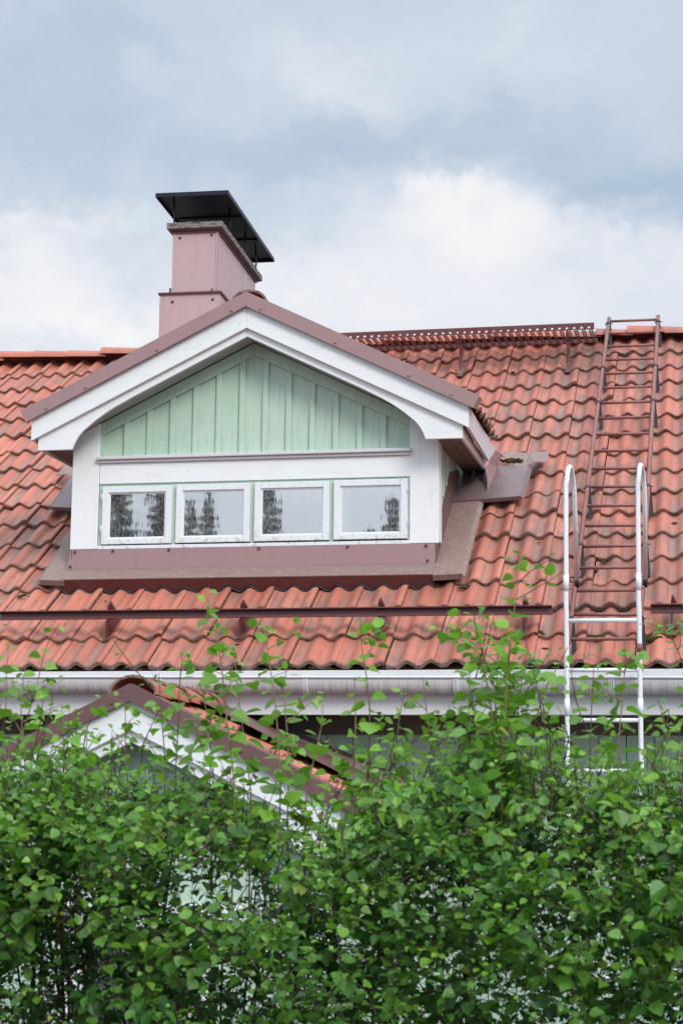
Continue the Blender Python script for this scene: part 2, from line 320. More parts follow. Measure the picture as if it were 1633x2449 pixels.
# ------------------------------------------------------------------ roof tiles
TH = R_(34.531); CT, ST = math.cos(TH), math.sin(TH)
S0, TW = .3448, .30
def rp(x, s, h=0.0): return np.array([x, s*CT-h*ST, s*ST+h*CT])     # point on the main roof
NU, NV = 17, 5
UU = np.linspace(0, 1, NU)
def wave(u): return .039*((.5+.5*np.cos(4*np.pi*(u+.07)))**1.1)-.033
def tiles(name, O, U, V, N, c0, c1, nrow, keep, parent, clip=None, drop=0.0):
    O, U, V, N = [np.array(q, float) for q in (O, U, V, N)]
    vs, fs, mi, uvs, tn = [], [], [], [], []
    vv = np.array([0, .022, .08, .55, 1.16])
    for r in range(nrow):
        for c in range(c0, c1):
            ce = O+U*(c+.5)*TW+V*(r+.5)*S0
            if not keep(ce, c, r): continue
            k = len(vs); du, ds, dh, rt = rng.normal(0, .0016), rng.normal(0, .0065), rng.normal(0, .0032), rng.normal(0, .008)
            t3 = (float(np.clip(rng.normal(.5, .27), 0, 1)), float(rng.random()), float(rng.random()), 1)
            cols = list(UU)+[1.0]
            prof = list(wave(UU))+[float(wave(np.array([1.0]))[0])-.018]; prof[0] -= .013; prof[1] -= .004
            for j, v in enumerate(vv):
                for i, u in enumerate(cols):
                    h = prof[i]-.026*v+dh+rt*(u-.5)-(.006 if j == 0 else 0)-drop
                    p = O+U*((c+u*.993+.002)*TW+du)+V*((r+v)*S0+ds+rt*(u-.5)*1.5)+N*h
                    vs.append(p); uvs.append((u, v)); tn.append(t3)
            n = len(cols)
            for i, u in enumerate(cols):                      # underside of the front lip
                jg = rng.normal(0, .0018)
                vs.append(vs[k+i]-N*(.021+abs(jg)*2)+V*.003); uvs.append((u, 0)); tn.append(t3)
            for j in range(4):
                for i in range(n-1): fs.append((k+j*n+i, k+j*n+i+1, k+(j+1)*n+i+1, k+(j+1)*n+i)); mi.append(1 if i == n-2 else 0)
            for i in range(n-1): fs.append((k+5*n+i, k+5*n+i+1, k+i+1, k+i)); mi.append(1)
    me = bpy.data.meshes.new(name); me.from_pydata([tuple(p) for p in vs], [], fs)
    me.materials.append(M['tile']); me.materials.append(M['edge'])
    me.polygons.foreach_set('material_index', mi); me.polygons.foreach_set('use_smooth', [m_ == 0 for m_ in mi])
    ul = me.uv_layers.new(name='UVMap'); li = np.zeros(len(me.loops), np.int32); me.loops.foreach_get('vertex_index', li)
    ul.data.foreach_set('uv', np.array(uvs, np.float32)[li].ravel())
    ca = me.color_attributes.new('tint', 'FLOAT_COLOR', 'POINT'); ca.data.foreach_set('color', np.array(tn, np.float32).ravel()); me.update()
    o = bpy.data.objects.new(name, me); COL.objects.link(o)
    if parent: o.parent = parent
    return o
def ridge_tile(p0, p1, w, hgt, side, thick=.014):   # half-round cap from p0 (wide end) to p1
    p0, p1, side = [np.array(q, float) for q in (p0, p1, side)]; mb = MB(); n = 11
    up = np.array([0, 0, 1.0])
    def arc(p, k, t): return [p+side*(w/2*k-t)*math.cos(math.pi*(1-i/(n-1)))+up*((hgt*k-t)*math.sin(math.pi*i/(n-1))+.0) for i in range(n)]
    A, B, A2, B2 = arc(p0, 1.10, 0), arc(p1, .94, 0), arc(p0, 1.10, thick), arc(p1, .94, thick)
    mb.add(A+B, [(i, i+1, n+i+1, n+i) for i in range(n-1)], 0, True); mb.add(A2+B2, [(i, i+1, n+i+1, n+i) for i in range(n-1)], 0, True)
    mb.add(A+A2, [(i, i+1, n+i+1, n+i) for i in range(n-1)], 1); mb.add(B+B2, [(i, i+1, n+i+1, n+i) for i in range(n-1)], 1)
    for q, q2 in ((0, 0), (n-1, n-1)): mb.add([A[q], B[q], B2[q2], A2[q2]], [(0, 1, 2, 3)], 0)
    return mb
def put_ridge(mb, parent):
    o = mb.build('ridge_tile', ['tile', 'edge'], parent); me = o.data
    t3 = (float(np.clip(rng.normal(.55, .2), 0, 1)), float(rng.random()*.6), float(rng.random()), 1)
    ca = me.color_attributes.new('tint', 'FLOAT_COLOR', 'POINT'); ca.data.foreach_set('color', np.array([t3]*len(me.vertices), np.float32).ravel())
    ul = me.uv_layers.new(name='UVMap'); ul.data.foreach_set('uv', np.array([(.93, .5)]*len(me.loops), np.float32).ravel())
    return o
def screw(mb, p, n=(0, -1, 0), r=.008, mi=0):
    p, n = np.array(p, float), np.array(n, float); mb.tube([p, p+n*.004], r*1.25, 8, mi); mb.tube([p+n*.004, p+n*.010], r*.75, 6, mi)

# ------------------------------------------------------------------ ground
gb = MB(); gb.add([(-150, -150, -2.9), (150, -150, -2.9), (150, 150, -2.9), (-150, 150, -2.9)], [(0, 1, 2, 3)])
g = gb.build('ground', 'gravel'); g['kind'] = 'structure'

# ------------------------------------------------------------------ house
XL, XR = -9.6, 4.8
house = thing('house', 'large mint green house with red tiled roof, white gabled dormer and tall metal-clad chimney', 'house', loc=(0, 0, 0))
DX, DF, DW = -2.302, .766, .966      # dormer axis, front of its boards, front of its wall
SLP = .489; BE = math.atan(SLP)
def dz(hx): return 2.564-SLP*hx
def keep_main(ce, c, r):
    hx = abs(ce[0]-DX); s = (r+.5)*S0
    if s > 1.03 and -3.70 < ce[0] < -.92 and ce[2] < dz(hx)-.15: return False
    return True
roof = tiles('roof', (0, 0, 0), (1, 0, 0), (0, CT, ST), (0, -ST, CT), -32, 16, 16, keep_main, house)
RY, RZ = 4.565, 3.135
db = MB()
for sg in (1, -1):
    def q(x, y, z): return (x, y if sg == 1 else 2*RY-y, z)
    a = [q(XL, .02, -.075), q(XR, .02, -.075), q(XR, RY, RZ-.075), q(XL, RY, RZ-.075)]
    if sg == 1:      # leave the deck open where the dormer stands
        y1, y2 = .98, 3.5; f = lambda y: -.075+(y-.02)/(RY-.02)*RZ
        for (xa, xb, ya, yb) in ((XL, DX-1.27, .02, RY), (DX+1.27, XR, .02, RY), (DX-1.27, DX+1.27, .02, y1), (DX-1.27, DX+1.27, y2, RY)):
            p4 = [(xa, ya, f(ya)), (xb, ya, f(ya)), (xb, yb, f(yb)), (xa, yb, f(yb))]; db.prism(p4, (0, 0, -.05))
    else: db.prism(a, (0, 0, -.05))
db.build('roof_deck', 'deck', house)
x = XL; i = 0
jog = {}
while x < XR-.05:
    L = .32+rng.normal(0, .03); zz = rng.normal(0, .009); 
    mb = ridge_tile((x-.035, RY+rng.normal(0, .006), RZ-.012+zz+.006), (x+L+.01, RY+rng.normal(0, .006), RZ-.012+zz-.004), .25, .075, (0, 1, 0))
    put_ridge(mb, roof); x += L; i += 1
# rear slope
rb = MB(); n = 60
rb.add([(XL, RY, RZ), (XR, RY, RZ), (XR, 2*RY, 0), (XL, 2*RY, 0)], [(0, 1, 2, 3)]); rb.build('rear_roof', 'deck', house)
# walls
wb = MB()
xx = XL+.3; 
while xx < XR-.3:
    x2 = min(xx+.17, XR-.3); wb.box(xx+.003, x2-.003, .45, .475, -2.9, -.30); xx += .17
wb.box(XL+.3, XR-.3, .476, .60, -2.9, -.30)
for xw in (XL+.3, XR-.45):
    wb.prism([(xw, .60, -2.9), (xw, 8.6, -2.9), (xw, 8.6, .25), (xw, RY, RZ-.2), (xw, .60, .25)], (.15, 0, 0))
wb.box(XL+.45, XR-.45, 8.45, 8.6, -2.9, .20)
wb.build('wall', 'mint', house)
ub = MB()
for k in range(4): ub.box(XL+.05, XR-.05, .046+k*.1, .046+k*.1+.097, -.318, -.300)
ub.box(XL+.3, XR-.3, .425, .449, -.43, -.319); ub.build('eave_soffit', 'brown_soffit', house)
fb = MB(); fb.box(XL, XR, -.010, .040, -.328, -.058)
fb.build('fascia_board', 'fascia', house, .003)
# gutter
gb = MB(); n = 15; gz = lambda x: -.101-.0043*(x+3.6)
sec = []
for i in range(n):
    a = math.pi*i/(n-1); sec.append((-.070-.056*math.cos(a), -.0-.098*math.sin(a) if False else -.092*math.sin(a)))
pts = []
xs = np.linspace(XL-.05, XR+.05, 13)
for xx in xs: pts += [(xx, y, gz(xx)+z) for y, z in sec]
gb.add(pts, [(k*n+i, k*n+i+1, (k+1)*n+i+1, (k+1)*n+i) for k in range(len(xs)-1) for i in range(n-1)], 0, True)
gb.tube([(xx, -.129, gz(xx)+.002) for xx in xs], .0085, 8)
gutter = gb.build('gutter', 'gutter', house)
sd_ = gutter.modifiers.new('thickness', 'SOLIDIFY'); sd_.thickness = .002
for bx in [-3.513+.917*k for k in range(-6, 9)]:
    b = MB(); pp = []
    for i in range(15):
        a = math.pi*i/14; pp.append((-.070-.0575*math.cos(a), gz(bx)-.0945*math.sin(a)))
    pp = [(-.070+.0575, gz(bx)+.012)]+pp[::-1]+[(-.132, gz(bx)+.012), (-.118, gz(bx)+.014)]
    for k_ in (0, 1): b.tube([(bx+.024*k_, y, z) for y, z in pp], .0055 if k_ else .0045, 6)
    b.tube([(bx+.012, y, z) for y, z in pp], .0042, 6)
    b.build('gutter_bracket', 'white_lad', gutter)

# ------------------------------------------------------------------ dormer
dw = MB()
wt = lambda hx: 2.27-SLP*hx
# gable wall (above the windows) and cheeks
dw.prism([(DX-1.257, DW+.03, 1.307), (DX+1.257, DW+.03, 1.307), (DX+1.257, DW+.03, wt(1.257)), (DX, DW+.03, wt(0)), (DX-1.257, DW+.03, wt(1.257))], (0, .05, 0))
dw.box(DX-1.257, DX+1.257, DW+.03, DW+.08, .60, .873)
for sg in (-1, 1):
    xa = DX+sg*1.262
    dw.prism([(xa, DW+.081, .60), (xa, 2.36, 1.60), (xa, 2.30, wt(1.26)-.005), (xa, DW+.081, wt(1.26)-.005)], (-sg*.05, 0, 0))
dormer_wall = dw.build('dormer_wall', 'mint', house)
# mint backing frame with mullions round the sashes
WN = [(-3.358, -2.860), (-2.829, -2.309), (-2.278, -1.759), (-1.729, -1.229)]
fr = MB(); edges = [-3.385]+[e for w in WN for e in w]+[-1.214]
for k in range(0, len(edges), 2): fr.box(edges[k]-.012 if k else edges[k], edges[k+1]+.012 if k < len(edges)-2 else edges[k+1], DW+.012, DW+.075, .8755, 1.3065)
for a, b_ in WN: fr.box(a+.013, b_-.013, DW+.014, DW+.074, 1.281, 1.3062); fr.box(a+.013, b_-.013, DW+.022, DW+.074, .8756, .893)
fr.build('window_lining', 'mint', dormer_wall)
gapb = MB()
for a, b_ in WN: gapb.box(a-.004, b_+.004, DW+.004, DW+.0115, .8762, .8835)
gapb.build('sill_gap', 'dark', dormer_wall)
def board(poly, y0, y1, name, mat, parent, bev=.003):
    return MB().prism([(p[0], y0, p[1]) for p in poly], (0, y1-y0, 0)).build(name, mat, parent, bev)
for sg in (-1, 1):
    x0, x1 = DX+sg*1.283, DX+sg*1.088
    b = MB(); b.prism([(x0, DW, .853), (x1, DW, .853), (x1, DW, wt(1.088)), (x0, DW, wt(1.283))], (0, .03, 0)); b.box(min(x0, x0-sg*.03), max(x0, x0-sg*.03), DW+.0305, DW+.15, .87, wt(1.283)-.01)
    b.build('corner_board', 'white', dormer_wall, .004)
MB().box(-3.387, -1.212, DW+.002, DW+.028, 1.3072, 1.452).build('lintel_board', 'white_x', dormer_wall, .003)
b = MB(); b.box(-3.402, -1.20, DW-.034, DW+.028, 1.474, 1.497); b.box(-3.394, -1.206, DW-.016, DW+.028, 1.4525, 1.4735); b.build('ledge_moulding', 'white_grey', dormer_wall, .004)
MB().box(-3.387, -1.212, DW-.012, DW+.028, .850, .8748).build('window_sill', 'white_old', dormer_wall, .003)
# rake trim and battens on the gable
for sg in (-1, 1):
    board([(DX+sg*.0005, wt(0)-.002), (DX+sg*1.087, wt(1.087)-.002), (DX+sg*1.087, wt(1.087)-.088), (DX+sg*.0005, wt(0)-.088)], DW+.006, DW+.0295, 'rake_trim', 'mint', dormer_wall, .002)
    board([(DX+sg*1.087, 1.498), (DX+sg*1.072, 1.498), (DX+sg*1.072, wt(1.072)-.09), (DX+sg*1.087, wt(1.087)-.09)], DW+.010, DW+.0295, 'batten', 'mint', dormer_wall, .002)
for bx in [-3.203+.1642*k for k in range(0, 13)]:
    h0 = [abs(bx+d-DX) for d in (-.019, .019)]
    if max(h0) > 1.06: continue
    pl = [(bx-.019, 1.498), (bx+.019, 1.498), (bx+.019, wt(h0[1])-.0885)]
    if (bx-.019-DX)*(bx+.019-DX) < 0: pl.append((DX, wt(0)-.0885))
    pl.append((bx-.019, wt(h0[0])-.0885))
    board(pl, DW+.012, DW+.0295, 'batten', 'mint', dormer_wall, .002)
# windows
for i, (a, b_) in enumerate(WN):
    z0, z1 = .8842+.001*i, 1.2855+.002*i; fw = .044; y0, y1 = DW-.010, DW+.0112
    w = MB(); tl = random.uniform(-.002, .002)
    w.box(a, a+fw, y0, y1, z0, z1); w.box(b_-fw, b_, y0, y1, z0, z1); w.box(a+fw, b_-fw, y0+.001, y1, z1-fw*.95, z1-.0005); w.box(a+fw, b_-fw, y0+.001, y1, z0+.0005, z0+fw*.9)
    win = w.build('window', 'white_old', house, .003)
    p = MB(); zc = (z0+z1)/2; xc = (a+b_)/2
    p.add([(a+fw-.003, DW+.006, z0+fw*.9-.003), (b_-fw+.003, DW+.006, z0+fw*.9-.003), (b_-fw+.003, DW+.006, z1-fw*.95+.003), (a+fw-.003, DW+.006, z1-fw*.95+.003)], [(0, 1, 2, 3)])
    p.build('pane', 'glass', win)
    q = MB(); q.box(a+fw, a+fw+.012, DW+.0015, DW+.0055, z0+.04, z1-.042); q.box(b_-fw-.010, b_-fw, DW+.0015, DW+.0055, z0+.04, z1-.042); q.box(a+fw+.012, b_-fw-.010, DW+.0015, DW+.0055, z0+.040, z0+.050)
    q.box(a+fw+.012, b_-fw-.010, DW+.0015, DW+.0055, z1-.052, z1-.042); q.build('putty', 'white_old', win)
    r = MB(); r.box(a+.01, a+.035, DW+.08, DW+.20, z0, z1); r.box(a+.035, b_-.035, DW+.08, DW+.20, z1-.06, z1-.035); r.box(b_-.035, b_-.01, DW+.08, DW+.20, z0, z1)
    r.box(a+.036, a+.075, DW+.10, DW+.14, z0, z1-.062); r.box(a+.036, b_-.036, DW+.10, DW+.14, z0+.01, z0+.05)
    r.build('inner_frame', 'white', win)
    if i in (0, 3):
        hg = MB(); hx = a-.003 if i == 0 else b_+.003
        for hz in (z0+.08, z1-.10): MB().tube([(hx, y0-.003, hz), (hx, y0-.003, hz+.05)], .0035, 6).build('hinge', 'white_old', win)
rm = MB(); rm.box(DX-1.15, DX+1.15, 2.3, 2.34, .9, 1.84); rm.build('attic_wall', 'dark', house)

# dormer roof with tiles
def keep_d(ce, c, r): return ce[1] < 1.75+abs(ce[2]-1.7)*2.35
LR = 1.588/math.cos(BE)
dr = tiles('dormer_roof', (DX+1.560, DF+.045, dz(1.560)-.012), (0, 1, 0), (-math.cos(BE), 0, math.sin(BE)), (math.sin(BE), 0, math.cos(BE)), 0, 11, 5, keep_d, house)
dl = tiles('dormer_roof', (DX-1.560, DF+.045+3.3, dz(1.560)-.012), (0, -1, 0), (math.cos(BE), 0, math.sin(BE)), (-math.sin(BE), 0, math.cos(BE)), 0, 11, 5, keep_d, house)
for k in range(8):
    y = DF+.03+k*.34; put_ridge(ridge_tile((DX, y, dz(0)-.055), (DX, y+.37, dz(0)-.06), .235, .083, (1, 0, 0)), dr)
db = MB()
for sg in (-1, 1):
    db.prism([(DX, DF+.035, dz(0)-.10), (DX+sg*1.50, DF+.035, dz(1.50)-.10), (DX+sg*1.50, DF+.035, dz(1.50)-.13), (DX, DF+.035, dz(0)-.13)], (0, 3.4 if False else 1.35, 0))
    db.prism([(DX, 2.15, dz(0)-.10), (DX+sg*.9, 2.15, dz(.9)-.10), (DX+sg*.9, 2.15, dz(.9)-.13), (DX, 2.15, dz(0)-.13)], (0, 1.3, 0))
db.build('dormer_roof_boards', 'brown_soffit', dr)
ARC = [(.80, 2.266-SLP*.80), (.876, 1.834), (.93, 1.806), (.979, 1.776), (1.052, 1.727), (1.104, 1.685), (1.148, 1.648), (1.18, 1.612), (1.206, 1.566), (1.2245, 1.520)]
for sg in (-1, 1):
    P = lambda l: [(DX+sg*a, b) for a, b in l]
    b1 = board(P([(.0004, 2.470), (1.513, 2.470-SLP*1.513), (1.513, 1.583), (.0004, 2.319)]), DF-.014, DF+.012, 'bargeboard', 'white_x', house, .003)
    board(P([(.0004, 2.330), (1.470, 1.615), (1.470, 1.5195)]+ARC[::-1]+[(.0004, 2.266)]), DF+.013, DF+.036, 'lower_bargeboard', 'white_x', b1, .002)
    bl = MB(); bl.box(*sorted((DX+sg*1.474, DX+sg*1.4705)), DF+.03, DF+.034, 1.53, 1.6)
    # verge flashing with hem and screws
    v = MB(); v.prism([(p[0], DF-.040, p[1]) for p in P([(.0004, 2.566), (1.588, 1.789), (1.546, 1.710), (.0004, 2.466)])], (0, .024, 0))
    v.prism([(p[0], DF-.046, p[1]) for p in P([(.0004, 2.472), (1.546, 1.716), (1.546, 1.707), (.0004, 2.463)])], (0, .0055, 0))
    v.prism([(p[0], DF-.016, p[1]) for p in P([(.0004, 2.5665), (1.588, 1.7895), (1.588, 1.7835), (.0004, 2.5605)])], (0, .15, 0))
    v.prism([(DX+sg*1.588, DF-.0395, 1.788), (DX+sg*1.589, DF+.06, 1.785), (DX+sg*1.56, DF+.06, 1.72), (DX+sg*1.546, DF-.0395, 1.711)], (-sg*.004, 0, 0))
    for hx in (.10, .62, 1.12, 1.40): screw(v, (DX+sg*hx, DF-.0405, 2.487-SLP*hx))
    v.build('verge_flashing', 'mauve', b1)
    # sloping soffit boards under the front overhang
    s = MB()
    for k in range(2):
        y0 = DF+.037+k*.082
        s.prism([(p[0], y0, p[1]) for p in P([(.001, 2.272), (1.22, 2.272-SLP*1.22), (1.22, 2.294-SLP*1.22), (.001, 2.294)])], (0, .078, 0))
    s.build('soffit_board', 'soffit', b1)
    # eaves: fascia, lower strip, flat soffit
    X = lambda h: DX+sg*h
    e = MB(); e.prism([(X(1.513), DF+.0125, 1.730), (X(1.513), 2.22, 1.722), (X(1.513), 1.84, 1.560), (X(1.513), DF+.0125, 1.585)], (-sg*.022, 0, 0))
    ef = e.build('eave_fascia', 'white_grey', house, .002)
    e = MB(); e.prism([(X(1.470), DF+.0365, 1.604), (X(1.470), 1.99, 1.60), (X(1.470), 1.93, 1.523), (X(1.470), DF+.0365, 1.522)], (-sg*.020, 0, 0)); e.build('lower_strip', 'white_grey', ef, .002)
    e = MB()
    for k in range(2): e.box(*sorted((X(1.285+k*.083), X(1.285+k*.083+.079))), DF+.04, 2.30, 1.540, 1.555)
    e.build('eave_soffit_board', 'brown_soffit', ef)
    e = MB(); k_ = [(1.493, 1.841, 1.335), (1.496, 1.881, 1.413), (1.486, 1.921, 1.482), (1.473, 1.951, 1.526), (1.491, 2.001, 1.583), (1.527, 2.101, 1.690), (1.560, 2.16, 1.68), (1.530, 2.179, 1.565), (1.515, 2.02, 1.45), (1.505, 1.86, 1.335)]
    A = [(X(a), b, c_) for a, b, c_ in k_]; e.add(A+[(a_, b+.006, c_-.004) for a_, b, c_ in A], [(0, 1, 8, 9), (1, 2, 8), (2, 3, 4, 8), (4, 5, 7, 8), (5, 6, 7), (10, 11, 18, 19), (11, 12, 18), (12, 13, 14, 18), (14, 15, 17, 18), (15, 16, 17)]); e.build('eave_end_flashing', 'mauve', house)
    # cheek details
    c = MB()
    for yy in (1.10, 1.22, 1.36): c.box(*sorted((X(1.2621), X(1.279))), yy, yy+.035, .95+(yy-1.0)*.72+.10, 1.52)
    c.build('cheek_batten', 'mint', dormer_wall)
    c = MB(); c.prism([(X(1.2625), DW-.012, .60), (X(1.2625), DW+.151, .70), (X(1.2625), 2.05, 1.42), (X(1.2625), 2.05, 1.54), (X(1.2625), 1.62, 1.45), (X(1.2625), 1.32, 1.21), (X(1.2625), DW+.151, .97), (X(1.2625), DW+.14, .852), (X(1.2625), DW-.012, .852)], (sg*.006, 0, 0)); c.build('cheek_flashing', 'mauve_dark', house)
    # side flashing lying on the tiles
    def sheet(c4, h, t=.005, mat='mauve_dusty', name='side_flashing', lip=None, fold=None):
        m_ = MB(); a = [rp(x_, s_, h) for x_, s_ in c4]; m_.hexa([rp(x_, s_, h-t) for x_, s_ in c4], a)
        if lip: 
            (xa, sa), (xb, sb) = c4[0], c4[1]
            m_.hexa([rp(xa, sa-.001, h-lip), rp(xb, sb-.001, h-lip), rp(xb, sb-.005, h-lip), rp(xa, sa-.005, h-lip)], [rp(xa, sa-.001, h), rp(xb, sb-.001, h), rp(xb, sb-.005, h), rp(xa, sa-.005, h)])
        if fold:
            (xb, sb), (xc, sc_) = c4[1], c4[2]; k_ = sg*.03
            m_.hexa([rp(xb, sb, h-t), rp(xb+k_, sb, h-.024-t), rp(xc+k_, sc_, h-.024-t), rp(xc, sc_, h-t)], [rp(xb, sb, h+.0004), rp(xb+k_, sb, h-.024), rp(xc+k_, sc_, h-.024), rp(xc, sc_, h+.0004)])
        return m_.build(name, mat, house)
    sheet([(X(1.266), 1.028), (X(1.445), 1.045), (X(1.452), 2.16), (X(1.266), 2.16)], .048, fold=True, lip=.04)
    sheet([(X(1.268), 2.135), (X(1.735), 2.20), (X(1.75), 2.72), (X(1.268), 2.72)], .058, lip=.028, fold=True, mat='saddle', name='saddle_flashing')
    # bent end of the valley sheet lying over the cut tile
    m_ = MB(); pts4 = [(1.50, 2.97, .075), (1.655, 2.72, .055), (1.735, 2.745, .045), (1.80, 2.765, .07), (1.885, 2.79, .052), (1.885, 2.99, .05), (1.73, 2.97, .05), (1.62, 2.97, .055)]
    A = [rp(X(a), b, c_) for a, b, c_ in pts4]; idx = [(0, 1, 7), (1, 2, 6, 7), (2, 3, 6), (3, 4, 5, 6)]
    m_.add(A+[p-np.array([0, 0, .006]) for p in A], [tuple(i) for i in idx]+[tuple(i+8 for i in j)[::-1] for j in idx]+[(0, 1, 9, 8), (1, 2, 10, 9), (2, 3, 11, 10), (3, 4, 12, 11), (4, 5, 13, 12)]); m_.build('valley_flashing', 'mauve_dusty', house)
# apron below the windows
a = MB(); xl, xr = DX-1.300, DX+1.264
a.hexa([(xl, DW-.014, .714), (xr, DW-.014, .714), (xr, DW-.010, .8495), (xl+.03, DW-.010, .8495)], [(xl, DW-.010, .714), (xr, DW-.010, .714), (xr, DW-.004, .8495), (xl+.03, DW-.004, .8495)])
lp, lq = rp(0, 1.035, .052), rp(0, 1.035, .015)
ap = a.build('apron_flashing', 'mauve', house)
a = MB(); a.hexa([(xl, DW-.0145, .713), (xr, DW-.0145, .713), (xr, lp[1], lp[2]), (xl, lp[1], lp[2])], [(xl, DW-.0145, .708), (xr, DW-.0145, .708), (xr, lp[1], lp[2]-.005), (xl, lp[1], lp[2]-.005)])
a.build('apron_ledge', 'mauve_dusty', ap)
a = MB(); xs_ = np.arange(xl, xr+.001, .0125); wv = [float(wave(np.array([(q/TW) % 1.0]))[0])-.020 for q in xs_]; k0 = len(xs_)
a.add([rp(q, 1.0335, .0515) for q in xs_]+[rp(q, 1.028, w_) for q, w_ in zip(xs_, wv)], [(i, i+1, k0+i+1, k0+i) for i in range(k0-1)]); a.build('apron_lip', 'steel', ap)
a = MB(); pts = []
for xx in np.arange(xl-.02, xr+.02, .0125):
    u = (xx/TW) % 1.0; pts.append(rp(xx, 1.022, float(wave(np.array([u]))[0])-.022))
a.tube(pts, .0085, 6); a.build('wave_seal', 'rubber', ap)
a = MB()
for xx, zz in ((xl+.06, .835), (xl+.03, .733), (-3.27, .838), (-2.87, .838), (-2.24, .838), (-1.63, .838), (-1.10, .835), (-1.09, .735)): screw(a, (xx, DW-.0145, zz))
a.build('screw', 'steel', ap)

# ------------------------------------------------------------------ chimney (long box across the ridge, turned a little)
ca, sa = math.cos(R_(2.3)), math.sin(R_(2.3)); CO = np.array([-3.457, 4.10, 0])
def cp(x, y, z): return CO+np.array([x*ca-y*sa, x*sa+y*ca, z])      # local: x from the right front corner, y back
def cbox(mb, x0, x1, y0, y1, z0, z1, mi=0):
    P8 = [cp(x, y, z) for x in (x0, x1) for y in (y0, y1) for z in (z0, z1)]
    mb.add(P8, [(0, 1, 3, 2), (4, 6, 7, 5), (0, 4, 5, 1), (2, 3, 7, 6), (0, 2, 6, 4), (1, 5, 7, 3)], mi)
m_ = MB(); cbox(m_, -.396, 0, 0, 1.60, 2.7, 4.118); cbox(m_, -.404, -.380, -.006, -.0005, 3.56, 4.105); cbox(m_, -.012, .006, -.008, -.0005, 3.56, 4.105); cbox(m_, .0005, .006, -.008, .02, 3.56, 4.105)
chim = m_.build('chimney', 'chim', house, .002)
m_ = MB()
for x, z in ((-.34, 4.06), (-.055, 4.075)): screw(m_, cp(x, -.001, z), (0, -1, 0), .010)
for x, z in ((-.38, 3.465), (-.02, 3.475)): screw(m_, cp(x, -.053, z), (0, -1, 0), .010)
m_.build('screw', 'steel', chim)
m_ = MB(); cbox(m_, -.490, .043, -.052, 1.66, 2.6, 3.531); cbox(m_, -.496, -.470, -.058, -.0525, 2.6, 3.50)
base = m_.build('chimney_base', 'chim', chim, .002)
m_ = MB(); cbox(m_, -.508, .060, -.070, 1.68, 3.5315, 3.548); cbox(m_, -.42, -.405, -.025, -.01, 3.548, 3.60); cbox(m_, -.045, -.034, -.02, -.005, 3.548, 3.585); m_.build('base_flashing', 'steel', chim)
m_ = MB(); cbox(m_, -.424, .034, -.034, 1.65, 4.1185, 4.133); cbox(m_, -.412, .016, -.014, 1.62, 4.098, 4.1184); m_.build('collar_shade_band', 'steel', chim)  # dark band heightened to stand in for the slab's shadow too
sb = MB(); nx, ny = 12, 34
def slabring(z, j):
    pts = []
    for i in range(nx): pts.append((-.452+.50*i/nx, -.05))
    for i in range(ny): pts.append((.048, -.05+1.74*i/ny))
    for i in range(nx): pts.append((.048-.50*i/nx, 1.69))
    for i in range(ny): pts.append((-.452, 1.69-1.74*i/ny))
    return [cp(x+rng.normal(0, j), y+rng.normal(0, j), z+rng.normal(0, j)) for x, y in pts]
rings = [slabring(4.1335, .001), slabring(4.15, .003), slabring(4.178, .003), slabring(4.186, .002)]; n = len(rings[0]); vs = [p for r_ in rings for p in r_]
sb.add(vs, [(k*n+i, k*n+(i+1) % n, (k+1)*n+(i+1) % n, (k+1)*n+i) for k in range(3) for i in range(n)]+[tuple(range(n))[::-1], tuple(range(3*n, 4*n))])
sb.build('concrete_slab', 'concrete', chim)
m_ = MB(); cbox(m_, -.533, .112, -.13, 1.93, 4.425, 4.432)
for (x0, x1, y0, y1) in ((-.533, .112, -.134, -.1305), (-.533, .112, 1.9305, 1.934), (-.537, -.5335, -.134, 1.934), (.1125, .116, -.134, 1.934)): cbox(m_, x0, x1, y0, y1, 4.397, 4.434)
cbox(m_, -.50, .08, .55, .565, 4.412, 4.4245); cbox(m_, -.50, .08, 1.25, 1.265, 4.412, 4.4245)
cap = m_.build('rain_cap', 'black', chim)
for x, y in ((-.40, .0), (.02, .36), (.02, 1.03), (.02, 1.50), (-.40, .75), (-.40, 1.5)):
    m_ = MB(); m_.tube([cp(x, y, 4.18), cp(x+.004, y+.01, 4.27), cp(x-.002, y-.012, 4.425)], .0085, 6); m_.tube([cp(x, y-.012, 4.17), cp(x+.006, y+.03, 4.30)], .007, 5); m_.build('support_rod', 'black', chim)

# ------------------------------------------------------------------ moss on the roof
mo = MB()
def moss(x, s, h, r, n=4):
    for _ in range(n):
        mo.blob(rp(x+rng.normal(0, r*1.1), s+rng.normal(0, r*.5), h+rng.normal(0, r*.1)), r*rng.uniform(.4, .9), 0, (1.2, .9, .5))
def panx(x): # nearest pan
    k = round((x/TW+.07-.25)*2)/2; return (k+.25-.07)*TW
for _ in range(150):
    x = rng.uniform(-6, 1.6); r = int(rng.integers(0, 16)); s = r*S0
    if keep_main(rp(x, s+.1), 0, r): moss(panx(x)+rng.normal(0, .03), s-.008, -.040, rng.uniform(.005, .011), 3)
for _ in range(70):
    x = rng.uniform(-5, 1.2); moss(panx(x)+rng.normal(0, .05), rng.uniform(-.01, .02), -.05, rng.uniform(.008, .016), 4)
for x, s, r in ((-3.72, 1.42, .022), (-3.73, 1.62, .018), (-3.86, .95, .02), (-3.70, 1.75, .024), (-.82, 1.0, .020), (-.70, 2.82, .030), (-.64, 2.80, .030), (-.86, 4.83, .018), (-.64, 4.83, .016), (.13, 4.86, .022), (.03, .30, .03), (.40, .30, .035), (-.02, 1.2, .018), (-.03, 2.1, .018), (-.30, .38, .02), (.50, .40, .02)): moss(x, s, -.028 if s < 2.7 or s > 3 else .06, r, 7)
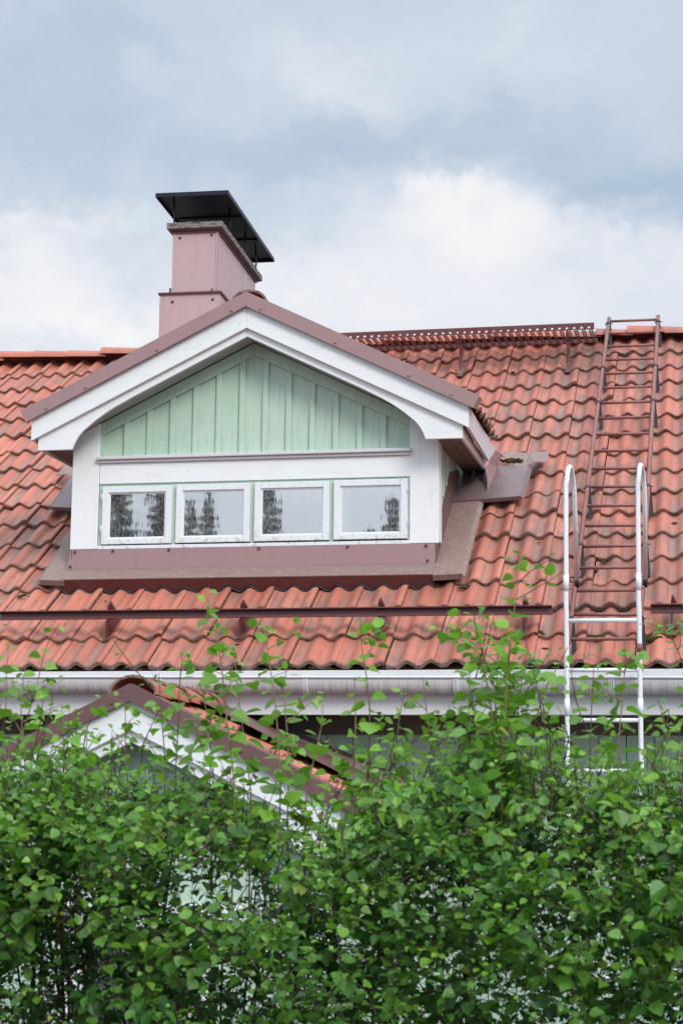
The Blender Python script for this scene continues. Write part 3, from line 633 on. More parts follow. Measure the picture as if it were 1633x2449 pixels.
for _ in range(70):      # dry leaves and twig bits lying on the tiles
    x, s = rng.uniform(-5.0, 1.0), rng.uniform(.1, 5.0)
    if keep_main(rp(x, s), 0, int(s/S0)) and not (abs(x-DX) < 1.5 and s > .9): mo.blob(rp(panx(x), s, -.045), rng.uniform(.005, .012), 0, (2.2, 1, .5))
o = mo.build('moss', 'moss', house); o['kind'] = 'stuff'

# ------------------------------------------------------------------ snow guards
def snow_guard(xa, xb, label, brs, rails):
    root = thing('snow_guard', label, 'snow guard', 'snow guards along the eave', loc=tuple(rp(xa, .45, 0)))
    org = rp(xa, .45, 0)
    def L(x, s, h): return rp(x, s, h)-org
    r = MB(); prof = [(.384, .101), (.388, .106), (.417, .084), (.444, .114), (.417, .139), (.421, .144), (.452, .115), (.418, .076)]
    pa = [L(xa, s, h) for s, h in prof]; r.prism(pa, (xb-xa, 0, 0)); r.build('rail', 'steel', root)
    for bx in brs:
        b = MB(); pl = [(.335, -.028), (.36, -.034), (.62, -.04), (.62, .0), (.52, .150), (.46, .150), (.457, .117), (.416, .069), (.385, .087)]
        b.prism([L(bx, s, h) for s, h in pl], (.006, 0, 0)); b.prism([L(bx+.006, .50, .10), L(bx+.036, .51, .10), L(bx+.012, .52, .158), L(bx+.006, .50, .15)], tuple(rp(0, .004, 0)))
        b.prism([L(bx-.02, s, h) for s, h in ((.335, -.026), (.345, -.020), (.70, -.05), (.70, -.056))], (.04, 0, 0)); b.build('bracket', 'steel', root)
    return root
snow_guard(-7.2, -.212, 'long red-brown steel snow guard rail running below the dormer along the roof edge', [-6.6, -5.75, -4.85, -3.96, -3.075, -2.19, -1.30, -.395], 0)
snow_guard(.385, 4.2, 'short stretch of red-brown snow guard rail at the right edge beside the ladder', [.505, 1.4, 2.3, 3.2, 4.05], 0)

# ------------------------------------------------------------------ ladder lying on the roof
LH = .118
rl = thing('roof_ladder', 'faded red-brown steel ladder lying on the roof tiles up to the ridge', 'ladder', loc=tuple(rp(.12, -.02, 0))); org = rp(.12, -.02, 0)
LX, RX = -.088, .328
for k, x in enumerate((LX, RX)):
    b = MB(); b.tube([rp(x, -.02, LH)-org, rp(x, 2.9, LH+.004)-org, rp(x, 5.655, LH)-org], .0165, 10)
    for s_ in (2.46, 2.82): b.tube([rp(x, s_, LH+.002)-org, rp(x, s_+.02, LH+.002)-org], .0185, 10)
    b.build('rail', 'ladsteel', rl)
for k in range(19):
    s_ = .034+.3078*k; b = MB(); b.tube([rp(LX+.012, s_, LH)-org, rp(RX-.012, s_+rng.normal(0, .004), LH)-org], .0115, 8); b.build('rung', 'ladsteel', rl)
for s_ in (5.50, 4.46, 3.72, 2.16, 1.27, .27):
    for x, sg in ((LX, 1), (RX, 1)):
        b = MB(); b.tube([rp(x, s_-.018, LH)-org, rp(x, s_+.018, LH)-org], .0215, 10)
        b.hexa([rp(x+.004, s_-.01, LH-.012)-org, rp(x+.020, s_-.01, LH-.012)-org, rp(x+.034, s_-.17, -.03)-org, rp(x+.006, s_-.17, -.03)-org], [rp(x+.004, s_+.03, LH-.012)-org, rp(x+.020, s_+.03, LH-.012)-org, rp(x+.034, s_-.11, -.03)-org, rp(x+.006, s_-.11, -.03)-org])
        b.tube([rp(x-.03, s_+.004, LH+.004)-org, rp(x+.035, s_+.004, LH+.004)-org], .004, 6); b.build('clamp', 'rubber', rl)

# ------------------------------------------------------------------ white wall ladder
wl = thing('wall_ladder', 'white tubular wall ladder with curved handrail tops rising in front of the gutter', 'ladder', loc=(.12, -.2, -2.9)); org = np.array([.12, -.2, -2.9])
for x in (-.085, .336):
    b = MB(); pts = [(x, -.2, -2.9), (x, -.2, -1.0), (x, -.2, .27), (x-.002, -.205, .33), (x, -.2, .42), (x+.004, -.2, 1.02)]
    for i in range(1, 10):
        a = math.pi*.93*i/9; pts.append((x+.008+.02*i/9, -.2+.16*(1-math.cos(a)), 1.02+.135*math.sin(a)))
    pts += [(x+.028, .16, .93), (x+.012, .47, .535)]
    b.tube([np.array(p)-org for p in pts], .0142, 10)
    for z in (.385, -.345): b.tube([np.array((x, -.2, z))-org, np.array((x, -.2, z+.10))-org], .0165, 10)
    b.build('rail', 'white_lad', wl)
    b = MB(); b.tube([np.array((x+.012, .47, .54))-org, np.array((x+.010, .50, .49))-org], .0152, 8); b.tube([np.array((x-.03, .46, .55))-org, np.array((x+.04, .46, .55))-org], .0045, 6); b.build('end_fitting', 'rubber', wl)
    MB().tube([np.array((x-.035, -.203, .40))-org, np.array((x+.035, -.203, .40))-org], .0045, 6).build('bolt', 'ladsteel', wl)
for k in range(9):
    z = .212-.290*k; b = MB(); b.tube([np.array((-.073, -.2, z))-org, np.array((.324, -.2, z))-org], .0125, 8); b.build('rung', 'white_lad', wl)
b = MB(); b.tube([np.array((.336, -.2, .025))-org, np.array((.336, -.2, .075))-org], .0165, 10); b.tube([np.array((.345, -.22, .03))-org, np.array((.365, -.22, .03))-org], .005, 6); b.build('clamp', 'ladsteel', wl)

# ------------------------------------------------------------------ roof walkway
wk = thing('roof_walkway', 'perforated dark red steel roof walkway on brackets just below the ridge', 'walkway', loc=(-1.6, 3.9, 3.03)); org = np.array([-1.6, 3.9, 3.03])
xa, xb = -3.10, -.172; yn, yf, zw = 3.90, 4.34, 3.029
b = MB(); P_ = lambda x, y, z: np.array([x, y, z])-org
# front flange with a row of holes
hp = .0607; nh = int((xb-xa)/hp); hr = .0105; hz = zw+.018
for k in range(nh):
    x0 = xb-.0607*k-.012-hp; x1 = x0+hp; xc = (x0+x1)/2; ring = []; outer = []
    for i in range(12):
        a = 2*math.pi*i/12; ring.append((xc+hr*math.cos(a), hz+hr*.9*math.sin(a)))
        cx, sx = math.cos(a), math.sin(a); tt = min((hp/2)/max(abs(cx), 1e-6), .018/max(abs(sx), 1e-6)); outer.append((xc+cx*tt, hz+sx*tt))
    vs = [P_(x, yn, z) for x, z in ring]+[P_(x, yn, z) for x, z in outer]
    b.add(vs, [(i, (i+1) % 12, 12+(i+1) % 12, 12+i) for i in range(12)])
    for xe in (x0, x1):
        pass
b.add([P_(xa, yn, zw+.036), P_(xb, yn, zw+.036), P_(xb, yn, zw+.058), P_(xa, yn, zw+.058)], [(0, 1, 2, 3)])
b.add([P_(xb-.012, yn, zw), P_(xb, yn, zw), P_(xb, yn, zw+.036), P_(xb-.012, yn, zw+.036)], [(0, 1, 2, 3)])
o = b.build('front_flange', 'steel', wk); s2 = o.modifiers.new('thickness', 'SOLIDIFY'); s2.thickness = .003
o = MB(); o.box(xa-org[0], xb-org[0], yf-.002-org[1], yf+.004-org[1], -.002, .036); o.box(xa-org[0], xb-org[0], yn+.0035-org[1], yn+.03-org[1], .0565, .0595); o.build('rear_flange', 'steel', wk)
b = MB()
for k in range(nh):
    x0 = xb-.0607*k-.030
    for dx in (-.0115, .0115): b.box(x0+dx-.0028-org[0], x0+dx+.0028-org[0], yn+.004-org[1], yf-.003-org[1], -.001, .012)
    for j in range(9):
        y = yn+.006+j*(yf-yn-.012)/8; b.box(x0-.0086-org[0], x0+.0086-org[0], y-.010-org[1], y+.010-org[1], .001, .004)
b.build('grating', 'steel', wk)
for bx in (-.405, -1.30, -2.2):
    b = MB(); 
    b.prism([P_(bx, 3.905, zw-.004), P_(bx, 4.33, zw-.004), P_(bx, 4.33, zw-.03), P_(bx, 4.02, 2.99), P_(bx, 3.975, 2.735), P_(bx, 3.96, 2.735), P_(bx, 3.945, 2.95)], (.006, 0, 0))
    b.prism([P_(bx+.006, 3.96, 2.735), P_(bx+.022, 3.97, 2.75), P_(bx+.034, 3.99, 2.93), P_(bx+.024, 4.0, 2.96), P_(bx+.006, 3.945, 2.95)], (0, .005, 0))
    b.hexa([rp(bx-.02, 4.78, -.03)-org, rp(bx+.03, 4.78, -.03)-org, rp(bx+.03, 5.1, -.05)-org, rp(bx-.02, 5.1, -.05)-org], [rp(bx-.02, 4.78, -.024)-org, rp(bx+.03, 4.78, -.024)-org, rp(bx+.03, 5.1, -.044)-org, rp(bx-.02, 5.1, -.044)-org])
    b.build('bracket', 'steel', wk)

# ------------------------------------------------------------------ porch
PXc, PF = -2.302, -1.56
porch = thing('porch', 'small gabled entrance porch with red tiles and white bargeboards, half hidden behind the hedge', 'porch', loc=(PXc, PF, -2.9)); po = np.array([PXc, PF, -2.9])
PZ = -.236
def pz(hx): return PZ-SLP*hx
HW = 1.24
def loc_mb(mb):     # move world coordinates into the porch's frame
    mb.v = [tuple(np.array(q)-po) for q in mb.v]; return mb
for sg in (-1, 1):
    P = lambda l: [(PXc+sg*a, b_) for a, b_ in l]
    def brd(poly, y0, y1, name, mat, parent, bev=.003): return loc_mb(MB().prism([(p[0], y0, p[1]) for p in poly], (0, y1-y0, 0))).build(name, mat, parent, bev)
    b1 = brd(P([(.0004, PZ-.09), (HW, pz(HW)-.09), (HW, pz(HW)-.245), (.0004, PZ-.248)]), PF+.026, PF+.05, 'bargeboard', 'white_x', porch)
    brd(P([(.0004, PZ-.238), (HW-.05, pz(HW-.05)-.238), (HW-.05, pz(HW-.05)-.32), (HW-.3, pz(HW-.05)-.32), (HW-.42, pz(HW-.42)-.312), (.0004, PZ-.312)]), PF+.051, PF+.075, 'lower_bargeboard', 'white_x', b1)
    v = MB(); v.prism([(p[0], PF, p[1]) for p in P([(.0004, PZ), (HW+.07, pz(HW+.07)), (HW+.03, pz(HW+.03)-.09), (.0004, PZ-.092)])], (0, .022, 0))
    v.prism([(p[0], PF-.006, p[1]) for p in P([(.0004, PZ-.085), (HW+.03, pz(HW+.03)-.083), (HW+.03, pz(HW+.03)-.092), (.0004, PZ-.094)])], (0, .0055, 0))
    v.prism([(p[0], PF+.0225, p[1]) for p in P([(.0004, PZ+.0005), (HW+.07, pz(HW+.07)+.0005), (HW+.07, pz(HW+.07)-.005), (.0004, PZ-.005)])], (0, .13, 0))
    for hx in (.10, .62): screw(v, (PXc+sg*hx, PF-.0005, PZ-.055-SLP*hx))
    loc_mb(v).build('verge_flashing', 'mauve_dark', b1)
    # tiles, wall flashing against the house
    if sg == 1: tr = tiles('porch_roof', np.array((PXc+HW+.05, PF+.06, pz(HW+.05)-.014))-po, (0, 1, 0), (-math.cos(BE), 0, math.sin(BE)), (math.sin(BE), 0, math.cos(BE)), 0, 7, 4, lambda *a: True, porch)
    else: tiles('porch_roof', np.array((PXc-HW-.05, PF+.06+2.1, pz(HW+.05)-.014))-po, (0, -1, 0), (math.cos(BE), 0, math.sin(BE)), (-math.sin(BE), 0, math.cos(BE)), 0, 7, 4, lambda *a: True, porch)
    k = MB(); k.prism([(PXc, PF+.06, PZ-.11), (PXc+sg*HW, PF+.06, pz(HW)-.11), (PXc+sg*HW, PF+.06, pz(HW)-.14), (PXc, PF+.06, PZ-.14)], (0, 2.05, 0)); loc_mb(k).build('roof_boards', 'brown_soffit', porch)
    k = MB(); k.prism([(PXc, .425, PZ-.12), (PXc+sg*1.75, .425, pz(1.75)-.12), (PXc+sg*1.75, .425, pz(1.75)+.17), (PXc+sg*.25, .425, -.329), (PXc, .425, -.329)], (0, -.008, 0)); loc_mb(k).build('wall_flashing', 'mauve_dark', porch)
    k = MB(); k.hexa([(PXc+sg*.10, -.62, pz(.10)+.018), (PXc+sg*1.29, -.62, pz(1.29)+.018), (PXc+sg*1.29, .40, pz(1.29)+.018), (PXc+sg*.10, .40, pz(.10)+.018)], [(PXc+sg*.10, -.62, pz(.10)+.024), (PXc+sg*1.29, -.62, pz(1.29)+.024), (PXc+sg*1.29, .40, pz(1.29)+.024), (PXc+sg*.10, .40, pz(.10)+.024)]); loc_mb(k).build('roof_flashing', 'mauve_dark', porch)
    k = MB(); k.prism([(PXc+sg*.02, -.02, PZ-.02), (PXc+sg*1.28, .38, pz(1.28)+.012), (PXc+sg*1.28, .416, pz(1.28)+.10), (PXc+sg*.02, .416, PZ+.06 if False else -.33)], (0, .004, .004)); loc_mb(k).build('valley_sheet', 'mauve_dark', porch)
for k in range(6):
    y = PF+.05+k*.34; mb = ridge_tile((PXc, y, PZ-.058), (PXc, y+.37, PZ-.064), .25, .098, (1, 0, 0)); put_ridge(loc_mb(mb), tr)
k = MB(); xx = PXc-1.05
while xx < PXc+1.04:
    x2 = xx+.15; h1, h2 = abs(xx-PXc), abs(x2-PXc); k.prism([(xx+.002, PF+.25, -1.40), (x2-.002, PF+.25, -1.40), (x2-.002, PF+.25, pz(h2)-.17), (xx+.002, PF+.25, pz(h1)-.17)], (0, .02, 0)); xx += .15
loc_mb(k).build('gable_boards', 'mint', porch)
k = MB()
for sg in (-1, 1): k.box(*sorted((PXc+sg*.30, PXc+sg*1.05)), PF+.255, PF+.29, -2.9, -1.53); 
for sg in (-1, 1): k.box(*sorted((PXc+sg*1.012, PXc+sg*1.05)), PF+.291, .44, -2.9, -.98)
loc_mb(k).build('wall', 'mint', porch)
k = MB(); k.box(PXc-1.08, PXc+1.08, PF+.22, PF+.249, -1.53, -1.40); loc_mb(k).build('beam', 'white_x', porch, .004)
for xx in (-1.06, -.40, .30, .96):
    k = MB(); k.box(PXc+xx, PXc+xx+.10, PF+.225, PF+.254, -2.9, -1.531); loc_mb(k).build('post', 'white', porch, .004)
k = MB(); k.box(PXc-.30, PXc+.30, PF+.26, PF+.29, -2.9, -1.56); k.box(PXc-.22, PXc+.22, PF+.252, PF+.259, -2.2, -1.65); loc_mb(k).build('door', 'door', porch, .003)
# little white lamp on the porch gable
lm = thing('wall_lamp', 'small white enamel lamp hanging in front of the porch gable among leaves', 'lamp', loc=(-2.255, PF+.2, -.82))
k = MB(); pr = [(.004, .06), (.010, .055), (.014, .03), (.034, .016), (.050, -.004), (.053, -.012), (.048, -.012), (.0, -.004)]
n = 16; vs = [(r*math.cos(2*math.pi*j/n), r*math.sin(2*math.pi*j/n), z) for r, z in pr for j in range(n)]
k.add(vs, [(i*n+j, i*n+(j+1) % n, (i+1)*n+(j+1) % n, (i+1)*n+j) for i in range(len(pr)-1) for j in range(n)], 0, True); k.build('lamp_shade', 'enamel', lm)
k = MB(); k.tube([(0, .05, .16), (0, .02, .165), (0, 0, .15), (0, 0, .055)], .006, 6); k.build('arm', 'enamel', lm)
k = MB(); k.blob((0, 0, -.035), .026, 0, (1, 1, 1.3), 0); k.build('bulb', 'enamel', lm)
# windows of the ground floor, mostly behind the hedge
for cx in (.95, -4.9):
    k = MB(); k.box(cx-.55, cx+.55, .425, .449, -2.05, -1.95); k.box(cx-.55, cx+.55, .425, .449, -.98, -.88); 
    for xx in (-.55, -.05, .45): k.box(cx+xx, cx+xx+.10, .425, .449, -1.949, -.981)
    w = k.build('window', 'white', house, .003)
    k = MB(); k.add([(cx-.45, .446, -1.95), (cx+.45, .446, -1.95), (cx+.45, .446, -.98), (cx-.45, .446, -.98)], [(0, 1, 2, 3)]); k.build('pane', 'glass', w)

# ------------------------------------------------------------------ leaves
HALF = [(.03, .03), (.09, .23), (.15, .35), (.20, .33), (.27, .45), (.33, .41), (.42, .50), (.48, .43), (.57, .46), (.63, .36), (.72, .35), (.78, .23), (.88, .15)]
LOBE = [(.05, .02), (.16, .14), (.24, .44), (.34, .36), (.38, .16), (.47, .20), (.56, .46), (.66, .36), (.68, .20), (.80, .26), (.86, .22), (.92, .12)]
def template(half):
    v = []
    for sgn in (1, -1):
        for t, w in half: v.append((sgn*w, t, .30*w-.16*t*t))
    mid = [(0, 0, 0), (0, .35, -.16*.1225), (0, .7, -.16*.49), (0, 1.0, -.20)]
    nh = len(half); v += mid; b = 2*nh
    return np.array(v), [[b]+list(range(nh))+[b+3, b+2, b+1], [b, b+1, b+2, b+3]+list(range(2*nh-1, nh-1, -1))]
TPL, TPL2 = template(HALF), template(LOBE)
def leaf_mesh(name, pos, ax, nm, size, col, parent, tpl=TPL, mat='leaf'):
    V, Fc = tpl; pos, ax, nm, size, col = [np.asarray(q, float) for q in (pos, ax, nm, size, col)]
    ax = ax/np.linalg.norm(ax, axis=1)[:, None]; nm = nm-ax*(nm*ax).sum(1)[:, None]; nm /= np.linalg.norm(nm, axis=1)[:, None]+1e-9; sd = np.cross(ax, nm)
    cur = rng.uniform(.2, 1.8, len(pos)); wd = rng.uniform(.85, 1.15, len(pos))
    P = pos[:, None]+size[:, None, None]*(V[None, :, 0, None]*wd[:, None, None]*sd[:, None]+V[None, :, 1, None]*ax[:, None]+(V[None, :, 2, None]*cur[:, None, None])*nm[:, None])
    n, k = len(pos), len(V); me = bpy.data.meshes.new(name); me.vertices.add(n*k); me.vertices.foreach_set('co', P.astype(np.float32).ravel())
    lt = [len(f) for f in Fc]; loop = np.concatenate([np.array(f) for f in Fc]); loops = (np.arange(n)[:, None]*k+loop[None]).ravel()
    tot = np.tile(lt, n); st = np.concatenate([[0], np.cumsum(tot)[:-1]])
    me.loops.add(len(loops)); me.loops.foreach_set('vertex_index', loops.astype(np.int32)); me.polygons.add(len(tot)); me.polygons.foreach_set('loop_start', st.astype(np.int32)); me.polygons.foreach_set('loop_total', tot.astype(np.int32))
    me.materials.append(M[mat]); ca = me.color_attributes.new('tint', 'FLOAT_COLOR', 'POINT'); c4 = np.repeat(np.c_[col, np.ones(n)], k, axis=0); ca.data.foreach_set('color', c4.astype(np.float32).ravel())
    me.update(calc_edges=True); me.validate(); o = bpy.data.objects.new(name, me); COL.objects.link(o)
    if parent: o.parent = parent
    return o
def nz(v): return v/(np.linalg.norm(v)+1e-9)
YOUNG, MID, OLD_SHADED = np.array((.235, .46, .040)), np.array((.115, .295, .052)), np.array((.034, .115, .040))
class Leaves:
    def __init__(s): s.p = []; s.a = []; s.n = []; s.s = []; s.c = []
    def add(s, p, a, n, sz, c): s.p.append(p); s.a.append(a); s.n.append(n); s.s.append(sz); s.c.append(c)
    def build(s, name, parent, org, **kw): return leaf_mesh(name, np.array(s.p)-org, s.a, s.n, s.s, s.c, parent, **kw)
def leafcol(age_shade): # 0 young and bright .. 1 old, with hedge-interior shade in the tone
    a = np.clip(age_shade+rng.normal(0, .14), 0, 1); c = YOUNG*(1-2*a)+MID*2*a if a < .5 else MID*(2-2*a)+OLD_SHADED*(2*a-1)
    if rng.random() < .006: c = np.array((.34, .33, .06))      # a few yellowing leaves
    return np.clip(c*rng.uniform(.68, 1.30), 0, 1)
def twig_leaves(L, pts, n, size, age_shade, up=.9, t0=.05):
    pts = np.array(pts); seg = np.linalg.norm(np.diff(pts, axis=0), axis=1); cum = np.concatenate([[0], np.cumsum(seg)])
    ph = rng.uniform(0, 6.28)
    for i in range(n):
        t = t0+(1-t0)*(i+.5)/n; d = t*cum[-1]; j = min(np.searchsorted(cum, d, 'right')-1, len(seg)-1); p = pts[j]+(pts[j+1]-pts[j])*((d-cum[j])/(seg[j]+1e-9)); dr = nz(pts[j+1]-pts[j])
        ph += 2.4+rng.normal(0, .3); e1 = nz(np.cross(dr, (.3, .9, .2))); e2 = np.cross(dr, e1)
        o = nz(dr*.45+e1*math.cos(ph)+e2*math.sin(ph)+np.array((0, 0, -.10))); o[2] *= .7
        sz = size*(1-.55*max(0, (t-.72)/.28))*rng.uniform(.75, 1.2); nm = np.array((rng.normal(0, .40), rng.normal(0, .40)-.24, up*1.15))
        L.add(p+o*.012, o+np.array((0, 0, rng.normal(-.22, .25))), nm, sz, leafcol(age_shade-.35*max(0, t-.6)))
def curve(a, b, bend=.15, n=5):
    a, b = np.array(a), np.array(b); o = rng.normal(0, 1, 3)*np.linalg.norm(b-a)*bend; return [a+(b-a)*t+o*math.sin(math.pi*t)*.5 for t in np.linspace(0, 1, n)]

hedge = thing('hedge', 'dense leafy green hedge with tall loose shoots filling the foreground below the roof', 'hedge', loc=(-.3, -5.6, -2.9)); HO = np.array([-.3, -5.6, -2.9])
PRO = [(-900, 1815), (0, 1815), (110, 1820), (250, 1850), (400, 1870), (560, 1905), (690, 1985), (800, 1990), (900, 1905), (1000, 1840), (1100, 1790), (1200, 1765), (1300, 1810), (1400, 1865), (1500, 1865), (1633, 1840), (2600, 1800)]
pxs = np.array([p[0] for p in PRO], float); pys = np.array([p[1] for p in PRO], float)
pxw = np.array([at(x, y, -5.6)[0] for x, y in PRO]); pzw = np.array([at(x, y, -5.6)[2] for x, y in PRO])
def topz(x): return float(np.interp(x, pxw, pzw))
cells = rng.normal(0, 1, (24, 12, 12))
def dens(p):
    q = np.array([(p[0]+3)*4.2, (p[1]+6.6)*5, (p[2]+3)*5]); i = np.floor(q).astype(int); f = q-i; f = f*f*(3-2*f); v = 0
    for a in (0, 1):
        for b in (0, 1):
            for c in (0, 1): v += cells[(i[0]+a) % 24, (i[1]+b) % 12, (i[2]+c) % 12]*(f[0] if a else 1-f[0])*(f[1] if b else 1-f[1])*(f[2] if c else 1-f[2])
    return v
HL = Leaves(); HB = MB()
X0, X1, Y0, Y1 = -2.9, 2.2, -6.15, -5.05
cnt = 0
while cnt < 7700:
    x, y = rng.uniform(X0, X1), rng.uniform(Y0, Y1); zt = topz(x)-.10*((y+5.6)/.55)**2+.03*dens((x, y, 1)); z = zt-abs(rng.normal(0, 1))*.42 if rng.random() < .55 else rng.uniform(-1.75, zt)
    if z < -1.8: continue
    # thin spots: the interior gap left of centre and patches near the bottom
    g = dens((x, y, z)); thr = -.55
    c1 = at(530, 2085, y); c2 = at(560, 2330, y); c3 = at(150, 2300, y)
    if ((x-c1[0])/.22)**2+((z-c1[2])/.10)**2 < 1 and rng.random() < .93: continue
    if ((x-c2[0])/.12)**2+((z-c2[2])/.10)**2 < 1 and rng.random() < .86: continue
    if ((x-c3[0])/.13)**2+((z-c3[2])/.10)**2 < 1 and rng.random() < .9: continue
    if g < thr-.35 and rng.random() < .9: continue
    tip = np.array([x, y, z]); dep = (zt-z); ln = rng.uniform(.10, .22)
    out = np.array([rng.normal(0, .5), -.55*(1 if y < -5.5 else -.2)+rng.normal(0, .4), .55+rng.normal(0, .3)]); base_ = tip-nz(out)*ln
    pts = curve(base_, tip, .18, 5); HB.tube([p-HO for p in pts], [.0016, .0014, .0012, .0010, .0006], 4, 0, False)
    age_shade = np.clip(.22+dep*.42+.62*np.clip((y+5.95)/.7, 0, 1)+rng.normal(0, .16), .10, 1.0); twig_leaves(HL, pts, int(rng.integers(6, 10)), float(np.clip(rng.lognormal(-3.53, .32), .015, .054)), age_shade); cnt += 1  # leaf tone carries growth plus painted shade, darker inside and at the back
cnt = 0
while cnt < 960:      # loose upper twigs thinning out above the clipped body
    x, y = rng.uniform(X0, X1), rng.uniform(-5.95, -5.15); tip = np.array([x, y, topz(x)-.06*((y+5.6)/.5)**2+rng.exponential(.075)])
    if -1.02 < x < -.33 and rng.random() < .45: cnt += 1; continue
    pts = curve(tip-np.array((rng.normal(0, .07), rng.normal(0, .05), rng.uniform(.14, .26))), tip, .15, 5); HB.tube([p-HO for p in pts], [.0022, .002, .0017, .0013, .0008], 4, 0, False)
    twig_leaves(HL, pts, int(rng.integers(5, 9)), float(np.clip(rng.lognormal(-3.40, .28), .018, .052)), .13, .8, .1); cnt += 1
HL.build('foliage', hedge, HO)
for k in range(28):       # woody stems from the ground
    x = rng.uniform(X0, X1); y = rng.uniform(-5.50, -5.2); zt = topz(x)-rng.uniform(.02, .25); a = np.array((x, y, -2.9)); b = np.array((x+rng.normal(0, .15), y+rng.normal(0, .15), zt))
    pts = curve(a, b, .06, 9); HB.tube([p-HO for p in pts], list(np.linspace(.013, .004, 9)), 6, 0, False)
    for _ in range(5):
        i = int(rng.integers(3, 8)); p = pts[i]; q = p+np.array((rng.normal(0, .16), rng.normal(0, .16), rng.uniform(.08, .30))); HB.tube([w-HO for w in curve(p, q, .12, 5)], list(np.linspace(.005, .0018, 5)), 5, 0, False)
HB.build('branches', 'bark', hedge)

# tall shoots: tip first, then the path down into the hedge (photo pixels at about 5.5 m), leaf count, leaf size
SH = [
 ([(142, 1490), (110, 1549), (85, 1650), (45, 1780), (5, 1900)], 15, .043, -5.5), ([(147, 1680), (152, 1760), (153, 1850), (160, 1960)], 12, .036, -5.6), ([(209, 1748), (204, 1820), (190, 1900)], 8, .030, -5.5),
 ([(437, 1556), (430, 1630), (427, 1720), (420, 1850)], 13, .040, -5.6), ([(491, 1412), (505, 1470), (517, 1517), (530, 1600), (540, 1700), (560, 1880)], 18, .047, -5.6),
 ([(627, 1480), (637, 1539), (647, 1603), (659, 1690), (670, 1860)], 12, .044, -5.6), ([(862, 1475), (866, 1555), (876, 1619), (884, 1710), (880, 1860)], 15, .045, -5.6), ([(847, 1620), (850, 1700), (848, 1800), (840, 1930)], 10, .038, -5.5),
 ([(772, 1684), (768, 1740), (752, 1810), (730, 1930)], 10, .046, -5.5), ([(967, 1645), (955, 1720), (945, 1800), (930, 1880)], 11, .040, -5.6),
 ([(1228, 1336), (1238, 1396), (1231, 1449), (1222, 1520), (1213, 1600), (1206, 1720), (1200, 1830)], 24, .046, -5.6), ([(1073, 1500), (1105, 1520), (1140, 1560), (1165, 1640), (1180, 1760)], 14, .044, -5.6),
 ([(1358, 1548), (1330, 1600), (1300, 1660), (1270, 1780)], 13, .042, -5.5), ([(1496, 1558), (1493, 1610), (1488, 1680), (1478, 1790)], 12, .045, -5.6), ([(1545, 1490), (1585, 1505), (1620, 1555), (1660, 1680), (1680, 1800)], 15, .046, -5.5),
 ([(1110, 1590), (1125, 1660), (1140, 1760)], 12, .044, -5.4), ([(1180, 1480), (1190, 1560), (1185, 1680), (1180, 1780)], 16, .045, -5.5), ([(1260, 1560), (1245, 1640), (1235, 1760)], 14, .045, -5.5), ([(1010, 1620), (1020, 1700), (1030, 1790)], 12, .042, -5.5),
 ([(20, 1530), (15, 1620), (-10, 1740), (-30, 1850)], 14, .044, -5.6), ([(60, 1600), (50, 1700), (60, 1820)], 10, .040, -5.5), ([(300, 1690), (300, 1770), (305, 1890)], 9, .036, -5.6), ([(380, 1610), (385, 1700), (395, 1830)], 11, .044, -5.5), ([(560, 1560), (570, 1660), (585, 1780), (600, 1900)], 14, .046, -5.5), ([(480, 1640), (500, 1740), (510, 1860)], 12, .044, -5.5),
 ([(690, 1560), (680, 1660), (690, 1800)], 10, .044, -5.5), ([(1420, 1590), (1415, 1680), (1410, 1800)], 11, .043, -5.5), ([(1600, 1700), (1590, 1760), (1580, 1850)], 9, .042, -5.5)]
for path, nl, sz, Yp in SH:
    pts = [at(x, y, Yp+.03*i*(1 if nl % 2 else -1)) for i, (x, y) in enumerate(path)][::-1]
    pts = [pts[0]-np.array((0, 0, .35)), pts[0]-np.array((0, 0, .15))]+pts
    fine = []; P4 = [pts[0]]+pts+[pts[-1]]
    for i in range(1, len(P4)-2):
        for t in np.linspace(0, 1, 4, endpoint=False):
            p0, p1, p2, p3 = P4[i-1], P4[i], P4[i+1], P4[i+2]; fine.append(.5*((2*p1)+(-p0+p2)*t+(2*p0-5*p1+4*p2-p3)*t*t+(-p0+3*p1-3*p2+p3)*t**3))
    fine.append(pts[-1]); org = fine[0]
    b = MB(); b.tube([p-HO for p in fine], list(np.linspace(.0028, .0012, len(fine))), 6, 0, False); L = Leaves()
    twig_leaves(L, fine, int(nl*1.7), sz*1.22, .08, .75, .22)
    for _ in range(max(3, nl//3)):     # short side twigs
        i = int(rng.integers(7, max(8, len(fine)-3))); q = fine[i]+np.array((rng.normal(0, .07), rng.normal(0, .06), rng.uniform(.03, .09))); tp = curve(fine[i], q, .1, 4)
        b.tube([p-HO for p in tp], [.002, .0016, .0013, .0008], 5, 0, False); twig_leaves(L, tp, 4, sz*.85, .15, .75, .3)
    st = b.build('shoot', 'greenstem', hedge); L.build('shoot_leaves', st, HO)

